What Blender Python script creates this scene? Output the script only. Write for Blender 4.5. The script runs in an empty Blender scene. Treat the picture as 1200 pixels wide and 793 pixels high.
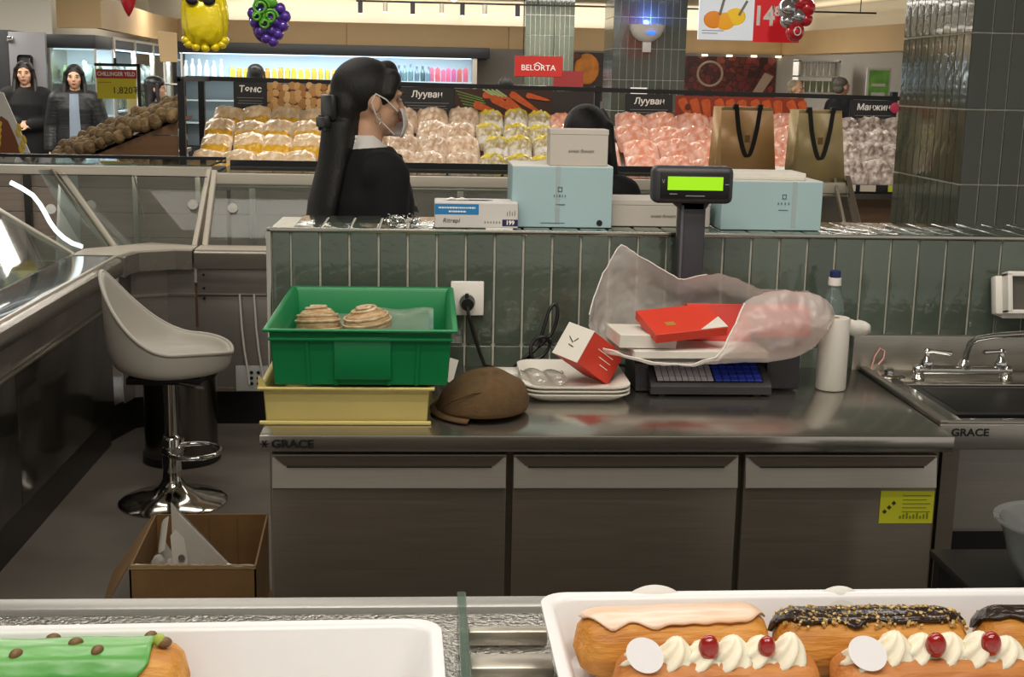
import bpy, bmesh, math, random
from mathutils import Vector, Matrix, Euler, noise as mnoise
random.seed(7)
R = math.radians
sc = bpy.context.scene
C = sc.collection

# ---------------------------------------------------------------- camera
cam_d = bpy.data.cameras.new('camera')
cam_d.sensor_width = 36.0
cam_d.lens = 45.0
cam_d.clip_start = 0.05
cam_d.clip_end = 200
cam = bpy.data.objects.new('camera', cam_d)
C.objects.link(cam)
cam.matrix_world = Matrix.Translation((0, 0, 1.55)) @ (Matrix.Rotation(R(-3.8), 4, 'Z') @ Matrix.Rotation(R(90 - 11.35), 4, 'X') @ Matrix.Rotation(R(1.15), 4, 'Z'))
sc.camera = cam

# ---------------------------------------------------------------- world, exposure
w = bpy.data.worlds.new('world')
sc.world = w
w.use_nodes = True
bg = w.node_tree.nodes['Background']
bg.inputs[0].default_value = (0.98, 0.93, 0.85, 1)
bg.inputs[1].default_value = 0.55
sc.view_settings.view_transform = 'Standard'
sc.view_settings.look = 'None'
sc.view_settings.exposure = 0.0
sc.view_settings.gamma = 1.0
sc.view_settings.use_curve_mapping = False

# ---------------------------------------------------------------- room lamps and added fill lights
CEIL = 2.85
def area(name, loc, sx, sy, power, col, rot=(0, 0, 0)):
    d = bpy.data.lights.new(name, 'AREA'); d.shape = 'RECTANGLE'; d.size = sx; d.size_y = sy
    d.energy = power; d.color = col
    o = bpy.data.objects.new(name, d); C.objects.link(o); o.location = loc; o.rotation_euler = rot
    return o
def spot(name, loc, target, power, col, size=60, blend=.6, rad=.04):
    d = bpy.data.lights.new(name, 'SPOT'); d.energy = power; d.color = col
    d.spot_size = R(size); d.spot_blend = blend; d.shadow_soft_size = rad
    o = bpy.data.objects.new(name, d); C.objects.link(o); o.location = loc
    v = Vector(target) - Vector(loc)
    o.rotation_euler = v.to_track_quat('-Z', 'Y').to_euler()
    return o
WARM = (1.0, .86, .68); NEUT = (1.0, .94, .86); COOL = (.78, .9, 1.0)
# soft fill lights added just under the ceiling; no panels are built
area('fill_light_service', (0.3, 2.2, CEIL - .03), 2.6, .3, 26, NEUT)
area('fill_light_front', (0.1, 0.7, CEIL - .03), 2.4, .3, 20, NEUT)
area('fill_light_stool', (-1.0, 4.4, CEIL - .03), 1.6, .3, 16, NEUT)
area('fill_light_aisle', (0.8, 10.4, CEIL - .03), 7, .4, 170, NEUT)
area('fill_light_left', (-3.4, 11.0, CEIL - .03), 1.2, 2.4, 110, NEUT)
area('fill_light_corner', (-5.2, 13.2, CEIL - .03), 1.2, 1.2, 70, NEUT)
area('fill_light_stand', (0.8, 6.6, CEIL - .03), 6, .3, 40, NEUT)
area('fill_light_far', (0.5, 19.3, CEIL - .03), 9, .5, 260, NEUT)
area('fill_light_mid', (0.5, 14.8, CEIL - .03), 8, .5, 150, NEUT)
for i in range(5):       # track spots that rake the tiled wall and worktop
    spot('track_spot_service', (-0.6 + i * .52, 1.7, CEIL - .12), (-0.5 + i * .5, 3.0, 1.0), 15, WARM, 70, .7, .035)
for i in range(3):       # spots over the pastry display
    spot('display_spot', (-0.35 + i * .42, 0.35, 2.5), (-0.25 + i * .4, 0.95, 1.08), 13, NEUT, 60, .7, .04)
for i in range(9):       # spots over the vegetable stand
    spot('vegetable_spot', (-1.7 + i * .62, 7.0, CEIL - .12), (-1.6 + i * .6, 8.5, 1.1), 30, (1.0, .92, .80), 55, .7, .05)
spot('banner_fill', (2.3, 7.6, CEIL - .1), (2.4, 10.0, 2.1), 60, NEUT, 40, .6, .05)  # unseen spot added to brighten the hanging banner
for i in range(7):       # cove strip on top of the tan soffit
    area('cove_light', (-3.2 + i * 1.45, 22.15, 2.5), 1.4, .1, 6, (1.0, .90, .74), (R(150), 0, 0))
area('cove_light', (6.45, 19.9, 2.48), .1, 3.8, 16, (1.0, .87, .66), (0, R(150), R(9)))
area('cove_light', (-4.25, 18.6, 2.5), .1, 4.4, 12, (1.0, .93, .8), (0, R(-150), 0))

# ---------------------------------------------------------------- helpers
def tag(o, label=None, cat=None, group=None, kind=None):
    if label: o['label'] = label
    if cat: o['category'] = cat
    if group: o['group'] = group
    if kind: o['kind'] = kind
    return o
def wloc(o):
    v = Vector((0, 0, 0))
    while o is not None:
        v += o.location; o = o.parent
    return v
def thing(name, label, cat, loc=(0, 0, 0), group=None):
    o = bpy.data.objects.new(name, None); C.objects.link(o)
    o.location = loc; o.empty_display_size = .05
    return tag(o, label, cat, group)
class MB:
    def __init__(s): s.v = []; s.f = []
    def add(s, vs, fs, M=None):
        n = len(s.v)
        s.v += [tuple(M @ Vector(p)) if M is not None else tuple(p) for p in vs]
        s.f += [tuple(i + n for i in f) for f in fs]
        return s
    def box(s, a, b, bev=0, seg=2, M=None):
        x0, y0, z0 = a; x1, y1, z1 = b
        vs = [(x0, y0, z0), (x1, y0, z0), (x1, y1, z0), (x0, y1, z0), (x0, y0, z1), (x1, y0, z1), (x1, y1, z1), (x0, y1, z1)]
        fs = [(0, 3, 2, 1), (4, 5, 6, 7), (0, 1, 5, 4), (1, 2, 6, 5), (2, 3, 7, 6), (3, 0, 4, 7)]
        if not bev: return s.add(vs, fs, M)
        bm = bmesh.new()
        bv = [bm.verts.new(p) for p in vs]
        for f in fs: bm.faces.new([bv[i] for i in f])
        bmesh.ops.bevel(bm, geom=list(bm.edges), offset=bev, segments=seg, affect='EDGES', profile=.5)
        bm.verts.index_update()
        s.add([v.co.copy() for v in bm.verts], [[v.index for v in f.verts] for f in bm.faces], M)
        bm.free(); return s
    def cbox(s, c, d, bev=0, seg=2, rot=None):
        M = Matrix.Translation(c)
        if rot is not None: M = M @ Euler(rot).to_matrix().to_4x4()
        h = [k / 2 for k in d]
        return s.box((-h[0], -h[1], -h[2]), tuple(h), bev, seg, M)
    def cyl(s, p0, p1, r0, r1=None, n=16, cap=True):
        p0 = Vector(p0); p1 = Vector(p1); r1 = r0 if r1 is None else r1
        d = (p1 - p0).normalized(); a = d.orthogonal().normalized(); b = d.cross(a)
        vs = []; fs = []
        for p, r in ((p0, r0), (p1, r1)):
            for i in range(n):
                t = 2 * math.pi * i / n
                vs.append(p + (a * math.cos(t) + b * math.sin(t)) * r)
        for i in range(n): fs.append((i, (i + 1) % n, n + (i + 1) % n, n + i))
        if cap: fs.append(tuple(range(n - 1, -1, -1))); fs.append(tuple(range(n, 2 * n)))
        return s.add(vs, fs)
    def tube(s, pts, r, n=8, closed=False):
        pts = [Vector(p) for p in pts]; m = len(pts); vs = []; fs = []
        rr = r if isinstance(r, (list, tuple)) else [r] * m
        a = None
        for i, p in enumerate(pts):
            if closed: d = (pts[(i + 1) % m] - pts[i - 1])
            else: d = (pts[min(i + 1, m - 1)] - pts[max(i - 1, 0)])
            d.normalize()
            if a is None: a = d.orthogonal().normalized()
            a = (a - d * a.dot(d)).normalized(); b = d.cross(a)
            for k in range(n):
                t = 2 * math.pi * k / n
                vs.append(p + (a * math.cos(t) + b * math.sin(t)) * rr[i])
        for i in range(m if closed else m - 1):
            j = (i + 1) % m
            for k in range(n): fs.append((i * n + k, i * n + (k + 1) % n, j * n + (k + 1) % n, j * n + k))
        if not closed: fs.append(tuple(range(n - 1, -1, -1))); fs.append(tuple((m - 1) * n + k for k in range(n)))
        return s.add(vs, fs)
    def lathe(s, prof, c=(0, 0, 0), n=32, cap0=True, cap1=True, sx=1, sy=1):
        vs = []; fs = []; c = Vector(c); m = len(prof)
        for r, z in prof:
            for k in range(n):
                t = 2 * math.pi * k / n
                vs.append(c + Vector((r * math.cos(t) * sx, r * math.sin(t) * sy, z)))
        for i in range(m - 1):
            for k in range(n): fs.append((i * n + k, i * n + (k + 1) % n, (i + 1) * n + (k + 1) % n, (i + 1) * n + k))
        if cap0: fs.append(tuple(range(n - 1, -1, -1)))
        if cap1: fs.append(tuple((m - 1) * n + k for k in range(n)))
        return s.add(vs, fs)
    def rings(s, rs, cap=True, closed=True):
        n = len(rs[0]); vs = [p for r in rs for p in r]; fs = []
        for i in range(len(rs) - 1):
            for k in range(n if closed else n - 1): fs.append((i * n + k, i * n + (k + 1) % n, (i + 1) * n + (k + 1) % n, (i + 1) * n + k))
        if cap: fs.append(tuple(range(n - 1, -1, -1))); fs.append(tuple((len(rs) - 1) * n + k for k in range(n)))
        return s.add(vs, fs)
    def prism(s, poly, h, M=None):      # polygon in xy extruded by h in z
        n = len(poly); vs = [(x, y, 0) for x, y in poly] + [(x, y, h) for x, y in poly]
        fs = [tuple(range(n - 1, -1, -1)), tuple(range(n, 2 * n))] + [(i, (i + 1) % n, n + (i + 1) % n, n + i) for i in range(n)]
        return s.add(vs, fs, M)
    def ell(s, c, r, rot=None, n=12, m=8):
        M = Matrix.Translation(c)
        if rot is not None: M = M @ Euler(rot).to_matrix().to_4x4()
        vs = [(0, 0, -r[2])]; fs = []
        for i in range(1, m):
            a = -math.pi / 2 + math.pi * i / m
            for k in range(n):
                t = 2 * math.pi * k / n
                vs.append((r[0] * math.cos(a) * math.cos(t), r[1] * math.cos(a) * math.sin(t), r[2] * math.sin(a)))
        vs.append((0, 0, r[2])); e = len(vs) - 1
        for k in range(n):
            fs.append((0, 1 + (k + 1) % n, 1 + k)); b = 1 + (m - 2) * n
            fs.append((e, b + k, b + (k + 1) % n))
        for i in range(m - 2):
            for k in range(n): fs.append((1 + i * n + k, 1 + i * n + (k + 1) % n, 1 + (i + 1) * n + (k + 1) % n, 1 + (i + 1) * n + k))
        return s.add(vs, fs, M)
    def cap(s, p0, r0, p1, r1, n=12):   # tapered capsule
        s.cyl(p0, p1, r0, r1, n); s.ell(p0, (r0,) * 3, n=n); s.ell(p1, (r1,) * 3, n=n); return s
    def sheet(s, fn, nu, nv):           # open grid surface fn(u,v)
        vs = [fn(i / nu, j / nv) for j in range(nv + 1) for i in range(nu + 1)]
        fs = [(j * (nu + 1) + i, j * (nu + 1) + i + 1, (j + 1) * (nu + 1) + i + 1, (j + 1) * (nu + 1) + i) for j in range(nv) for i in range(nu)]
        return s.add(vs, fs)
def mesh_of(name, mb, m, smooth=None):
    me = bpy.data.meshes.new(name)
    me.from_pydata([tuple(p) for p in mb.v], [], mb.f)
    bm = bmesh.new(); bm.from_mesh(me); bmesh.ops.recalc_face_normals(bm, faces=bm.faces); bm.to_mesh(me); bm.free()
    if m is not None: me.materials.append(m)
    if smooth is not None:
        me.shade_smooth()
        if smooth < 180: me.set_sharp_from_angle(angle=R(smooth))
    me.update()
    return me
def link(name, me, parent=None, loc=(0, 0, 0), rot=None):
    o = bpy.data.objects.new(name, me); C.objects.link(o); o.location = loc
    if rot is not None: o.rotation_euler = rot
    if parent is not None: o.parent = parent
    return o
def obj(name, mb, m, parent=None, smooth=35, kind=None):
    """one mesh object; coordinates given in the frame of the world (or of a thing standing at the origin)"""
    xs = [p[0] for p in mb.v]; ys = [p[1] for p in mb.v]; zs = [p[2] for p in mb.v]
    base = Vector(((min(xs) + max(xs)) / 2, (min(ys) + max(ys)) / 2, min(zs)))
    mb.v = [(p[0] - base.x, p[1] - base.y, p[2] - base.z) for p in mb.v]
    o = link(name, mesh_of(name, mb, m, smooth), parent, base - (wloc(parent) if parent else Vector((0, 0, 0))))
    if kind: o['kind'] = kind
    return o
def single(name, mb, m, label, cat, group=None, smooth=35):
    return tag(obj(name, mb, m, None, smooth), label, cat, group)
def copy_tree(o, parent=None):
    c = o.copy(); C.objects.link(c); c.parent = parent
    for ch in list(o.children): copy_tree(ch, c)
    return c
def solid(o, th, off=0):
    md = o.modifiers.new('thickness', 'SOLIDIFY'); md.thickness = th; md.offset = off; return o
def subd(o, n=1):
    md = o.modifiers.new('smooth', 'SUBSURF'); md.levels = n; md.render_levels = n; return o
def fuse(o, vox, it=6, fac=.5):
    md = o.modifiers.new('fuse', 'REMESH'); md.mode = 'VOXEL'; md.voxel_size = vox; md.use_smooth_shade = True
    if it: ms = o.modifiers.new('soften', 'SMOOTH'); ms.factor = fac; ms.iterations = it
    return o
def text(name, body, size, loc, m, parent=None, rot=(R(90), 0, 0), th=.0006, align='CENTER', sx=1, shear=0, bold=0):
    cu = bpy.data.curves.new(name, 'FONT'); cu.body = body; cu.size = size; cu.align_x = align; cu.align_y = 'CENTER'
    cu.extrude = th; cu.shear = shear; cu.resolution_u = 3; cu.offset = bold
    t = bpy.data.objects.new(name, cu); C.objects.link(t)
    dg = bpy.context.evaluated_depsgraph_get(); dg.update()
    me = bpy.data.meshes.new_from_object(t.evaluated_get(dg))
    bpy.data.objects.remove(t); me.materials.clear(); me.materials.append(m)
    o = link(name, me, parent, Vector(loc) - (wloc(parent) if parent else Vector((0, 0, 0))), rot)
    o.scale.x = sx
    return o

# ---------------------------------------------------------------- materials
MATS = {}
def _new(name):
    m = bpy.data.materials.new(name); m.use_nodes = True
    nt = m.node_tree; b = nt.nodes['Principled BSDF']; MATS[name] = m
    return m, nt, b
def rgb(h):
    h = h.lstrip('#'); c = [int(h[i:i + 2], 16) / 255 for i in (0, 2, 4)]
    return tuple((x / 12.92 if x <= .04045 else ((x + .055) / 1.055) ** 2.4) for x in c) + (1,)
def mat(name, col, rough=.5, metal=0, var=0, vscale=30, bump=0, bscale=60, stretch=None, emit=0, coat=0, sub=0, spec=None, col2=None, rvar=0):
    """principled with noise variation of colour and relief, object coordinates"""
    m, nt, b = _new(name); c = rgb(col) if isinstance(col, str) else col
    b.inputs['Base Color'].default_value = c; b.inputs['Roughness'].default_value = rough; b.inputs['Metallic'].default_value = metal
    b.inputs['Coat Weight'].default_value = coat
    if spec is not None: b.inputs['Specular IOR Level'].default_value = spec
    if sub: b.inputs['Subsurface Weight'].default_value = sub; b.inputs['Subsurface Radius'].default_value = (.02, .01, .006); b.inputs['Subsurface Scale'].default_value = .5
    if emit: b.inputs['Emission Color'].default_value = c; b.inputs['Emission Strength'].default_value = emit
    if var or bump or rvar:
        tc = nt.nodes.new('ShaderNodeTexCoord'); mp = nt.nodes.new('ShaderNodeMapping')
        nt.links.new(tc.outputs['Object'], mp.inputs['Vector'])
        if stretch: mp.inputs['Scale'].default_value = stretch
    if var or rvar:
        n = nt.nodes.new('ShaderNodeTexNoise'); n.inputs['Scale'].default_value = vscale; n.inputs['Detail'].default_value = 4
        nt.links.new(mp.outputs[0], n.inputs['Vector'])
    if var:
        r = nt.nodes.new('ShaderNodeValToRGB'); nt.links.new(n.outputs['Fac'], r.inputs[0])
        c2 = rgb(col2) if col2 else tuple(x * (1 - var) for x in c[:3]) + (1,)
        r.color_ramp.elements[0].position = .35; r.color_ramp.elements[1].position = .65
        r.color_ramp.elements[0].color = c2; r.color_ramp.elements[1].color = c
        nt.links.new(r.outputs[0], b.inputs['Base Color'])
    if rvar:
        mr = nt.nodes.new('ShaderNodeMapRange'); nt.links.new(n.outputs['Fac'], mr.inputs[0])
        mr.inputs[3].default_value = max(0, rough - rvar); mr.inputs[4].default_value = min(1, rough + rvar)
        nt.links.new(mr.outputs[0], b.inputs['Roughness'])
    if bump:
        n2 = nt.nodes.new('ShaderNodeTexNoise'); n2.inputs['Scale'].default_value = bscale; n2.inputs['Detail'].default_value = 3
        nt.links.new(mp.outputs[0], n2.inputs['Vector'])
        bp = nt.nodes.new('ShaderNodeBump'); bp.inputs['Strength'].default_value = bump; bp.inputs['Distance'].default_value = .01
        nt.links.new(n2.outputs['Fac'], bp.inputs['Height']); nt.links.new(bp.outputs[0], b.inputs['Normal'])
    return m
def glassy(name, col, clear=.85, rough=.03, ior=1.45, bump=0, bscale=40, mixc=None):
    """thin clear sheet: straight-through transparency, a tinted body and a Fresnel gloss"""
    m, nt, b = _new(name); out = nt.nodes['Material Output']
    b.inputs['Base Color'].default_value = rgb(mixc or col); b.inputs['Roughness'].default_value = max(rough, .05)
    tr = nt.nodes.new('ShaderNodeBsdfTransparent'); tr.inputs[0].default_value = rgb(col)
    gl = nt.nodes.new('ShaderNodeBsdfGlossy'); gl.inputs['Roughness'].default_value = rough
    lw = nt.nodes.new('ShaderNodeLayerWeight'); pw = nt.nodes.new('ShaderNodeMath'); pw.operation = 'POWER'; pw.inputs[1].default_value = 4.0
    nt.links.new(lw.outputs['Facing'], pw.inputs[0]); fr = nt.nodes.new('ShaderNodeMapRange'); nt.links.new(pw.outputs[0], fr.inputs[0])
    f0 = ((ior - 1) / (ior + 1)) ** 2; fr.inputs[3].default_value = f0; fr.inputs[4].default_value = min(.9, f0 + 2.2 * (ior - 1))
    m1 = nt.nodes.new('ShaderNodeMixShader'); m1.inputs[0].default_value = clear
    nt.links.new(b.outputs[0], m1.inputs[1]); nt.links.new(tr.outputs[0], m1.inputs[2])
    m2 = nt.nodes.new('ShaderNodeMixShader'); nt.links.new(fr.outputs[0], m2.inputs[0])
    nt.links.new(m1.outputs[0], m2.inputs[1]); nt.links.new(gl.outputs[0], m2.inputs[2]); nt.links.new(m2.outputs[0], out.inputs[0])
    if bump:
        tc = nt.nodes.new('ShaderNodeTexCoord'); n2 = nt.nodes.new('ShaderNodeTexNoise'); n2.inputs['Scale'].default_value = bscale
        nt.links.new(tc.outputs['Object'], n2.inputs['Vector'])
        bp = nt.nodes.new('ShaderNodeBump'); bp.inputs['Strength'].default_value = bump; bp.inputs['Distance'].default_value = .01
        nt.links.new(n2.outputs['Fac'], bp.inputs['Height'])
        for s_ in (gl, b): nt.links.new(bp.outputs[0], s_.inputs['Normal'])
    return m
def cells(name, stops, scale, stretch=(1, 1, 1), rough=.5, rnd=1, rot=(0, 0, 0), edge='#201008', edgew=.12, relief=0):
    """print / pile of rounded cells: voronoi colour per cell, darker towards the gaps between them"""
    m, nt, b = _new(name); b.inputs['Roughness'].default_value = rough
    tc = nt.nodes.new('ShaderNodeTexCoord'); mp = nt.nodes.new('ShaderNodeMapping'); nt.links.new(tc.outputs['Object'], mp.inputs['Vector'])
    mp.inputs['Scale'].default_value = stretch; mp.inputs['Rotation'].default_value = rot
    v = nt.nodes.new('ShaderNodeTexVoronoi'); v.inputs['Scale'].default_value = scale; v.inputs['Randomness'].default_value = rnd
    nt.links.new(mp.outputs[0], v.inputs['Vector'])
    sp = nt.nodes.new('ShaderNodeSeparateColor'); nt.links.new(v.outputs['Color'], sp.inputs[0])
    rp = nt.nodes.new('ShaderNodeValToRGB'); nt.links.new(sp.outputs[0], rp.inputs[0])
    els = rp.color_ramp.elements
    while len(els) < len(stops): els.new(.5)
    for i, c in enumerate(stops): els[i].position = i / max(1, len(stops) - 1); els[i].color = rgb(c)
    ed = nt.nodes.new('ShaderNodeTexVoronoi'); ed.feature = 'DISTANCE_TO_EDGE'; ed.inputs['Scale'].default_value = scale; ed.inputs['Randomness'].default_value = rnd
    nt.links.new(mp.outputs[0], ed.inputs['Vector'])
    mr = nt.nodes.new('ShaderNodeMapRange'); mr.inputs[2].default_value = edgew; nt.links.new(ed.outputs['Distance'], mr.inputs[0])
    mx = nt.nodes.new('ShaderNodeMix'); mx.data_type = 'RGBA'; nt.links.new(mr.outputs[0], mx.inputs[0])
    mx.inputs[6].default_value = rgb(edge); nt.links.new(rp.outputs[0], mx.inputs[7])
    nt.links.new(mx.outputs[2], b.inputs['Base Color'])
    if relief:
        mr2 = nt.nodes.new('ShaderNodeMapRange'); mr2.inputs[2].default_value = .4; nt.links.new(ed.outputs['Distance'], mr2.inputs[0])
        bp = nt.nodes.new('ShaderNodeBump'); bp.inputs['Strength'].default_value = relief; bp.inputs['Distance'].default_value = .02
        nt.links.new(mr2.outputs[0], bp.inputs['Height']); nt.links.new(bp.outputs[0], b.inputs['Normal'])
    return m
def per_object(m, lo, hi, huevar=0):
    """vary the brightness of the base colour from piece to piece"""
    nt = m.node_tree; b = nt.nodes['Principled BSDF']
    oi = nt.nodes.new('ShaderNodeObjectInfo'); mr = nt.nodes.new('ShaderNodeMapRange')
    mr.inputs[3].default_value = lo; mr.inputs[4].default_value = hi; nt.links.new(oi.outputs['Random'], mr.inputs[0])
    hs = nt.nodes.new('ShaderNodeHueSaturation'); nt.links.new(mr.outputs[0], hs.inputs['Value'])
    if huevar:
        m2 = nt.nodes.new('ShaderNodeMapRange'); m2.inputs[3].default_value = .5 - huevar; m2.inputs[4].default_value = .5 + huevar
        ml = nt.nodes.new('ShaderNodeMath'); ml.operation = 'FRACT'; mm = nt.nodes.new('ShaderNodeMath'); mm.operation = 'MULTIPLY'; mm.inputs[1].default_value = 7.31
        nt.links.new(oi.outputs['Random'], mm.inputs[0]); nt.links.new(mm.outputs[0], ml.inputs[0]); nt.links.new(ml.outputs[0], m2.inputs[0]); nt.links.new(m2.outputs[0], hs.inputs['Hue'])
    src = b.inputs['Base Color']
    if src.is_linked:
        f = src.links[0].from_socket; nt.links.new(f, hs.inputs['Color'])
    else: hs.inputs['Color'].default_value = src.default_value
    nt.links.new(hs.outputs[0], b.inputs['Base Color'])
    return m

steel = mat('brushed_steel', '#a29e96', .34, .8, var=.10, vscale=8, stretch=(1, 60, 60), bump=.03, bscale=40, rvar=.06)
steel_top = mat('worktop_steel', '#bab6ad', .17, .92, var=.10, vscale=6, stretch=(1, 30, 30), bump=.012, bscale=30, rvar=.07)
steel_dark = mat('dark_steel', '#857c70', .36, .78, var=.10, vscale=5, stretch=(1, 1, 30), rvar=.05)
chrome = mat('chrome', '#d8d8d6', .06, 1)
alu = mat('aluminium', '#c9c2b4', .35, 1)
cream_alu = mat('cream_profile', '#e2d9c9', .4, .1)
black = mat('black_plastic', '#141414', .4)
blackm = mat('black_metal', '#16171a', .45, .2)
dgrey = mat('dark_grey_plastic', '#34343a', .45, bump=.05, bscale=300)
white = mat('white_plastic', '#e4e1da', .35)
whitep = mat('white_paint', '#d9d6cf', .6, var=.06, vscale=3)
ink = mat('ink', '#121212', .5)
inkw = mat('white_print', '#f2f0ea', .5)
red = mat('red_card', '#cf3a26', .5)
card = mat('cardboard', '#8d6c43', .85, var=.14, vscale=12, bump=.1, bscale=80)
grout = mat('grout', '#dedccf', .75, var=.1, vscale=40)
tile_m = per_object(mat('green_glaze', '#566156', .05, 0, var=.18, vscale=9, bump=.55, bscale=16, coat=.4), .72, 1.12, .018)
tile_c = per_object(mat('grey_green_glaze', '#565c50', .09, 0, var=.12, vscale=9, bump=.25, bscale=12, coat=.3), .85, 1.08, .01)
glass = glassy('clear_glass', '#e6f0ec', .96, .02)
glass_t = glassy('tinted_case_glass', '#dbe0dd', .93, .03, 1.22)
tan = mat('tan_laminate', '#c6a87c', .6, var=.05, vscale=2)
# ================================================================ THE SETTING
floor_m = mat('concrete_floor', '#716a62', .38, var=.28, vscale=3, bump=.02, bscale=40, rvar=.1)
obj('floor', MB().box((-9, -1.5, -.05), (10, 24, 0)), floor_m, kind='structure')
obj('ceiling', MB().box((-9, -1.5, CEIL), (10, 24, CEIL + .05)), mat('ceiling_paint', '#c7bfae', .8), kind='structure')
wall_m = mat('white_wall', '#e2ddd0', .8)
obj('wall_far', MB().box((-6, 22.55, 0), (8, 22.7, CEIL)), wall_m, kind='structure')
obj('wall_right', MB().prism([(6.35, 22.6), (7.9, 13.5), (8.0, 13.5), (6.5, 22.6)], CEIL), wall_m, kind='structure')
obj('wall_left', MB().prism([(-4.75, 22.6), (-4.9, 16.9), (-4.56, 16.2), (-9, 16.2), (-9, 16.3), (-5.0, 17.0), (-4.85, 22.6)], CEIL), wall_m, kind='structure')
# tan soffit band that runs round the shop
sof = obj('trim_1', MB().prism([(-4.53, 16.3), (-3.95, 16.1), (-4.2, 20.3), (-4.15, 22.0), (5.95, 22.0), (6.6, 18.0), (7.4, 13.5), (7.5, 13.5), (6.7, 18.05), (6.05, 22.1), (-4.25, 22.1), (-4.3, 20.3), (-4.05, 16.25), (-4.53, 16.45)], .37, Matrix.Translation((0, 0, 2.08))), tan, kind='structure')
for i, (x0, x1) in enumerate(((-4.15, -1.4), (-1.39, 1.3), (1.31, 3.7), (3.71, 5.95))):
    obj('panel', MB().box((x0, 21.975, 2.075), (x1, 21.999, 2.455), .004), tan, sof)
# underside of the soffit
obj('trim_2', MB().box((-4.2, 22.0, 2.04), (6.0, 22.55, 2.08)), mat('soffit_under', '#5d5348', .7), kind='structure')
# wall face under the soffit, far right and centre
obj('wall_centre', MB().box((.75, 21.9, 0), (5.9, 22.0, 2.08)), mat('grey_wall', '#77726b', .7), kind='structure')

# tiled half wall behind the worktop: core of grout, every tile a piece
TP = .0693
X0 = -.385; WY = 3.05; WTOP = 1.198
halfwall = obj('wall_back', MB().box((X0 + .006, WY + .004, 0), (2.1, WY + .30, WTOP - .004)), grout, kind='structure')
def tile_mesh(name, sx, sy, sz, axis, m, bev=.0036, sm=60):
    # face tile: origin at centre; thin along 'axis'
    d = [sx, sy, sz]
    me = MB().cbox((0, 0, 0), d, bev, 3)
    return mesh_of(name, me, m, sm)
T_full = tile_mesh('tile', TP - .0044, .008, .2695, 1, tile_m)
T_half = tile_mesh('tile', .044 - .002, .008, .27, 1, tile_m)
T_low = tile_mesh('tile', TP - .0044, .008, .2695, 1, tile_m)
T_top = tile_mesh('tile', TP - .0044, .283, .008, 1, tile_m)
xs = []
x = X0 + .012
xs.append((x + .022, T_half)); x += .0445
while x < 2.05: xs.append((x + TP / 2, T_full)); x += TP
for i, (cx, me) in enumerate(xs):
    for r, zc in enumerate((WTOP - .006 - .135, WTOP - .006 - .27 - .003 - .135)):
        link('tile', me, halfwall, Vector((cx, WY, zc)) - wloc(halfwall), (random.uniform(-.0018, .0018), 0, random.uniform(-.004, .004)))
    if me is T_full: link('tile', T_top, halfwall, Vector((cx, WY + .15, WTOP - .002)) - wloc(halfwall), (random.uniform(-.003, .003), random.uniform(-.004, .004), 0))
# end face tiles and polished metal edge trims
T_end = tile_mesh('tile', .008, .0965, .27, 0, tile_m)
for j in range(3):
    for zc in (WTOP - .141, WTOP - .414): link('tile', T_end, halfwall, Vector((X0 + .004, WY + .055 + j * .1, zc)) - wloc(halfwall))
tr = obj('edge_trim', MB().box((X0 - .001, WY - .006, 0), (X0 + .011, WY + .006, WTOP), .002).box((X0, WY - .006, WTOP - .008), (2.1, WY + .004, WTOP + .003), .002), mat('polished_trim', '#b9b7ab', .18, 1), halfwall)

# steel base rail / black kick of the service floor is built with the counters
# large tiled column on the right, tiles as pieces on both faces that show
def column(name, label, x0, x1, y0, y1, z1, tp, th, m, zbase=0.0, zlo=0.0, grid=True):
    t = thing(name, label, 'column', ((x0 + x1) / 2, (y0 + y1) / 2, zbase))
    obj('core', MB().box((x0 + .006, y0 + .006, zbase), (x1 - .006, y1 - .006, z1)), grout, t)
    nx = max(1, round((x1 - x0) / tp)); ny = max(1, round((y1 - y0) / tp)); ax = (x1 - x0) / nx; ay = (y1 - y0) / ny
    fm = tile_mesh('tile', ax - .0058, .008, th - .0058, 1, m, .0015, 8); sm = tile_mesh('tile', .008, ay - .0058, th - .0058, 0, m, .0010, 8)
    o = wloc(t); k = 0; z = z1 - th / 2
    while z + th / 2 > zlo:
        for i in range(nx): link('tile', fm, t, Vector((x0 + ax * (i + .5), y0 + .003, z)) - o, (random.uniform(-.002, .002), 0, random.uniform(-.004, .004)))
        for j in range(ny): link('tile', sm, t, Vector((x0 + .003, y0 + ay * (j + .5), z)) - o, (0, random.uniform(-.002, .002), random.uniform(-.004, .004)))
        z -= th
    return t
column('tiled_column', 'large grey-green tiled column at the right, behind the low tiled wall', 2.0, 2.84, 4.75, 5.45, 2.601, .0735, .28, tile_c, zlo=.75)
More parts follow.
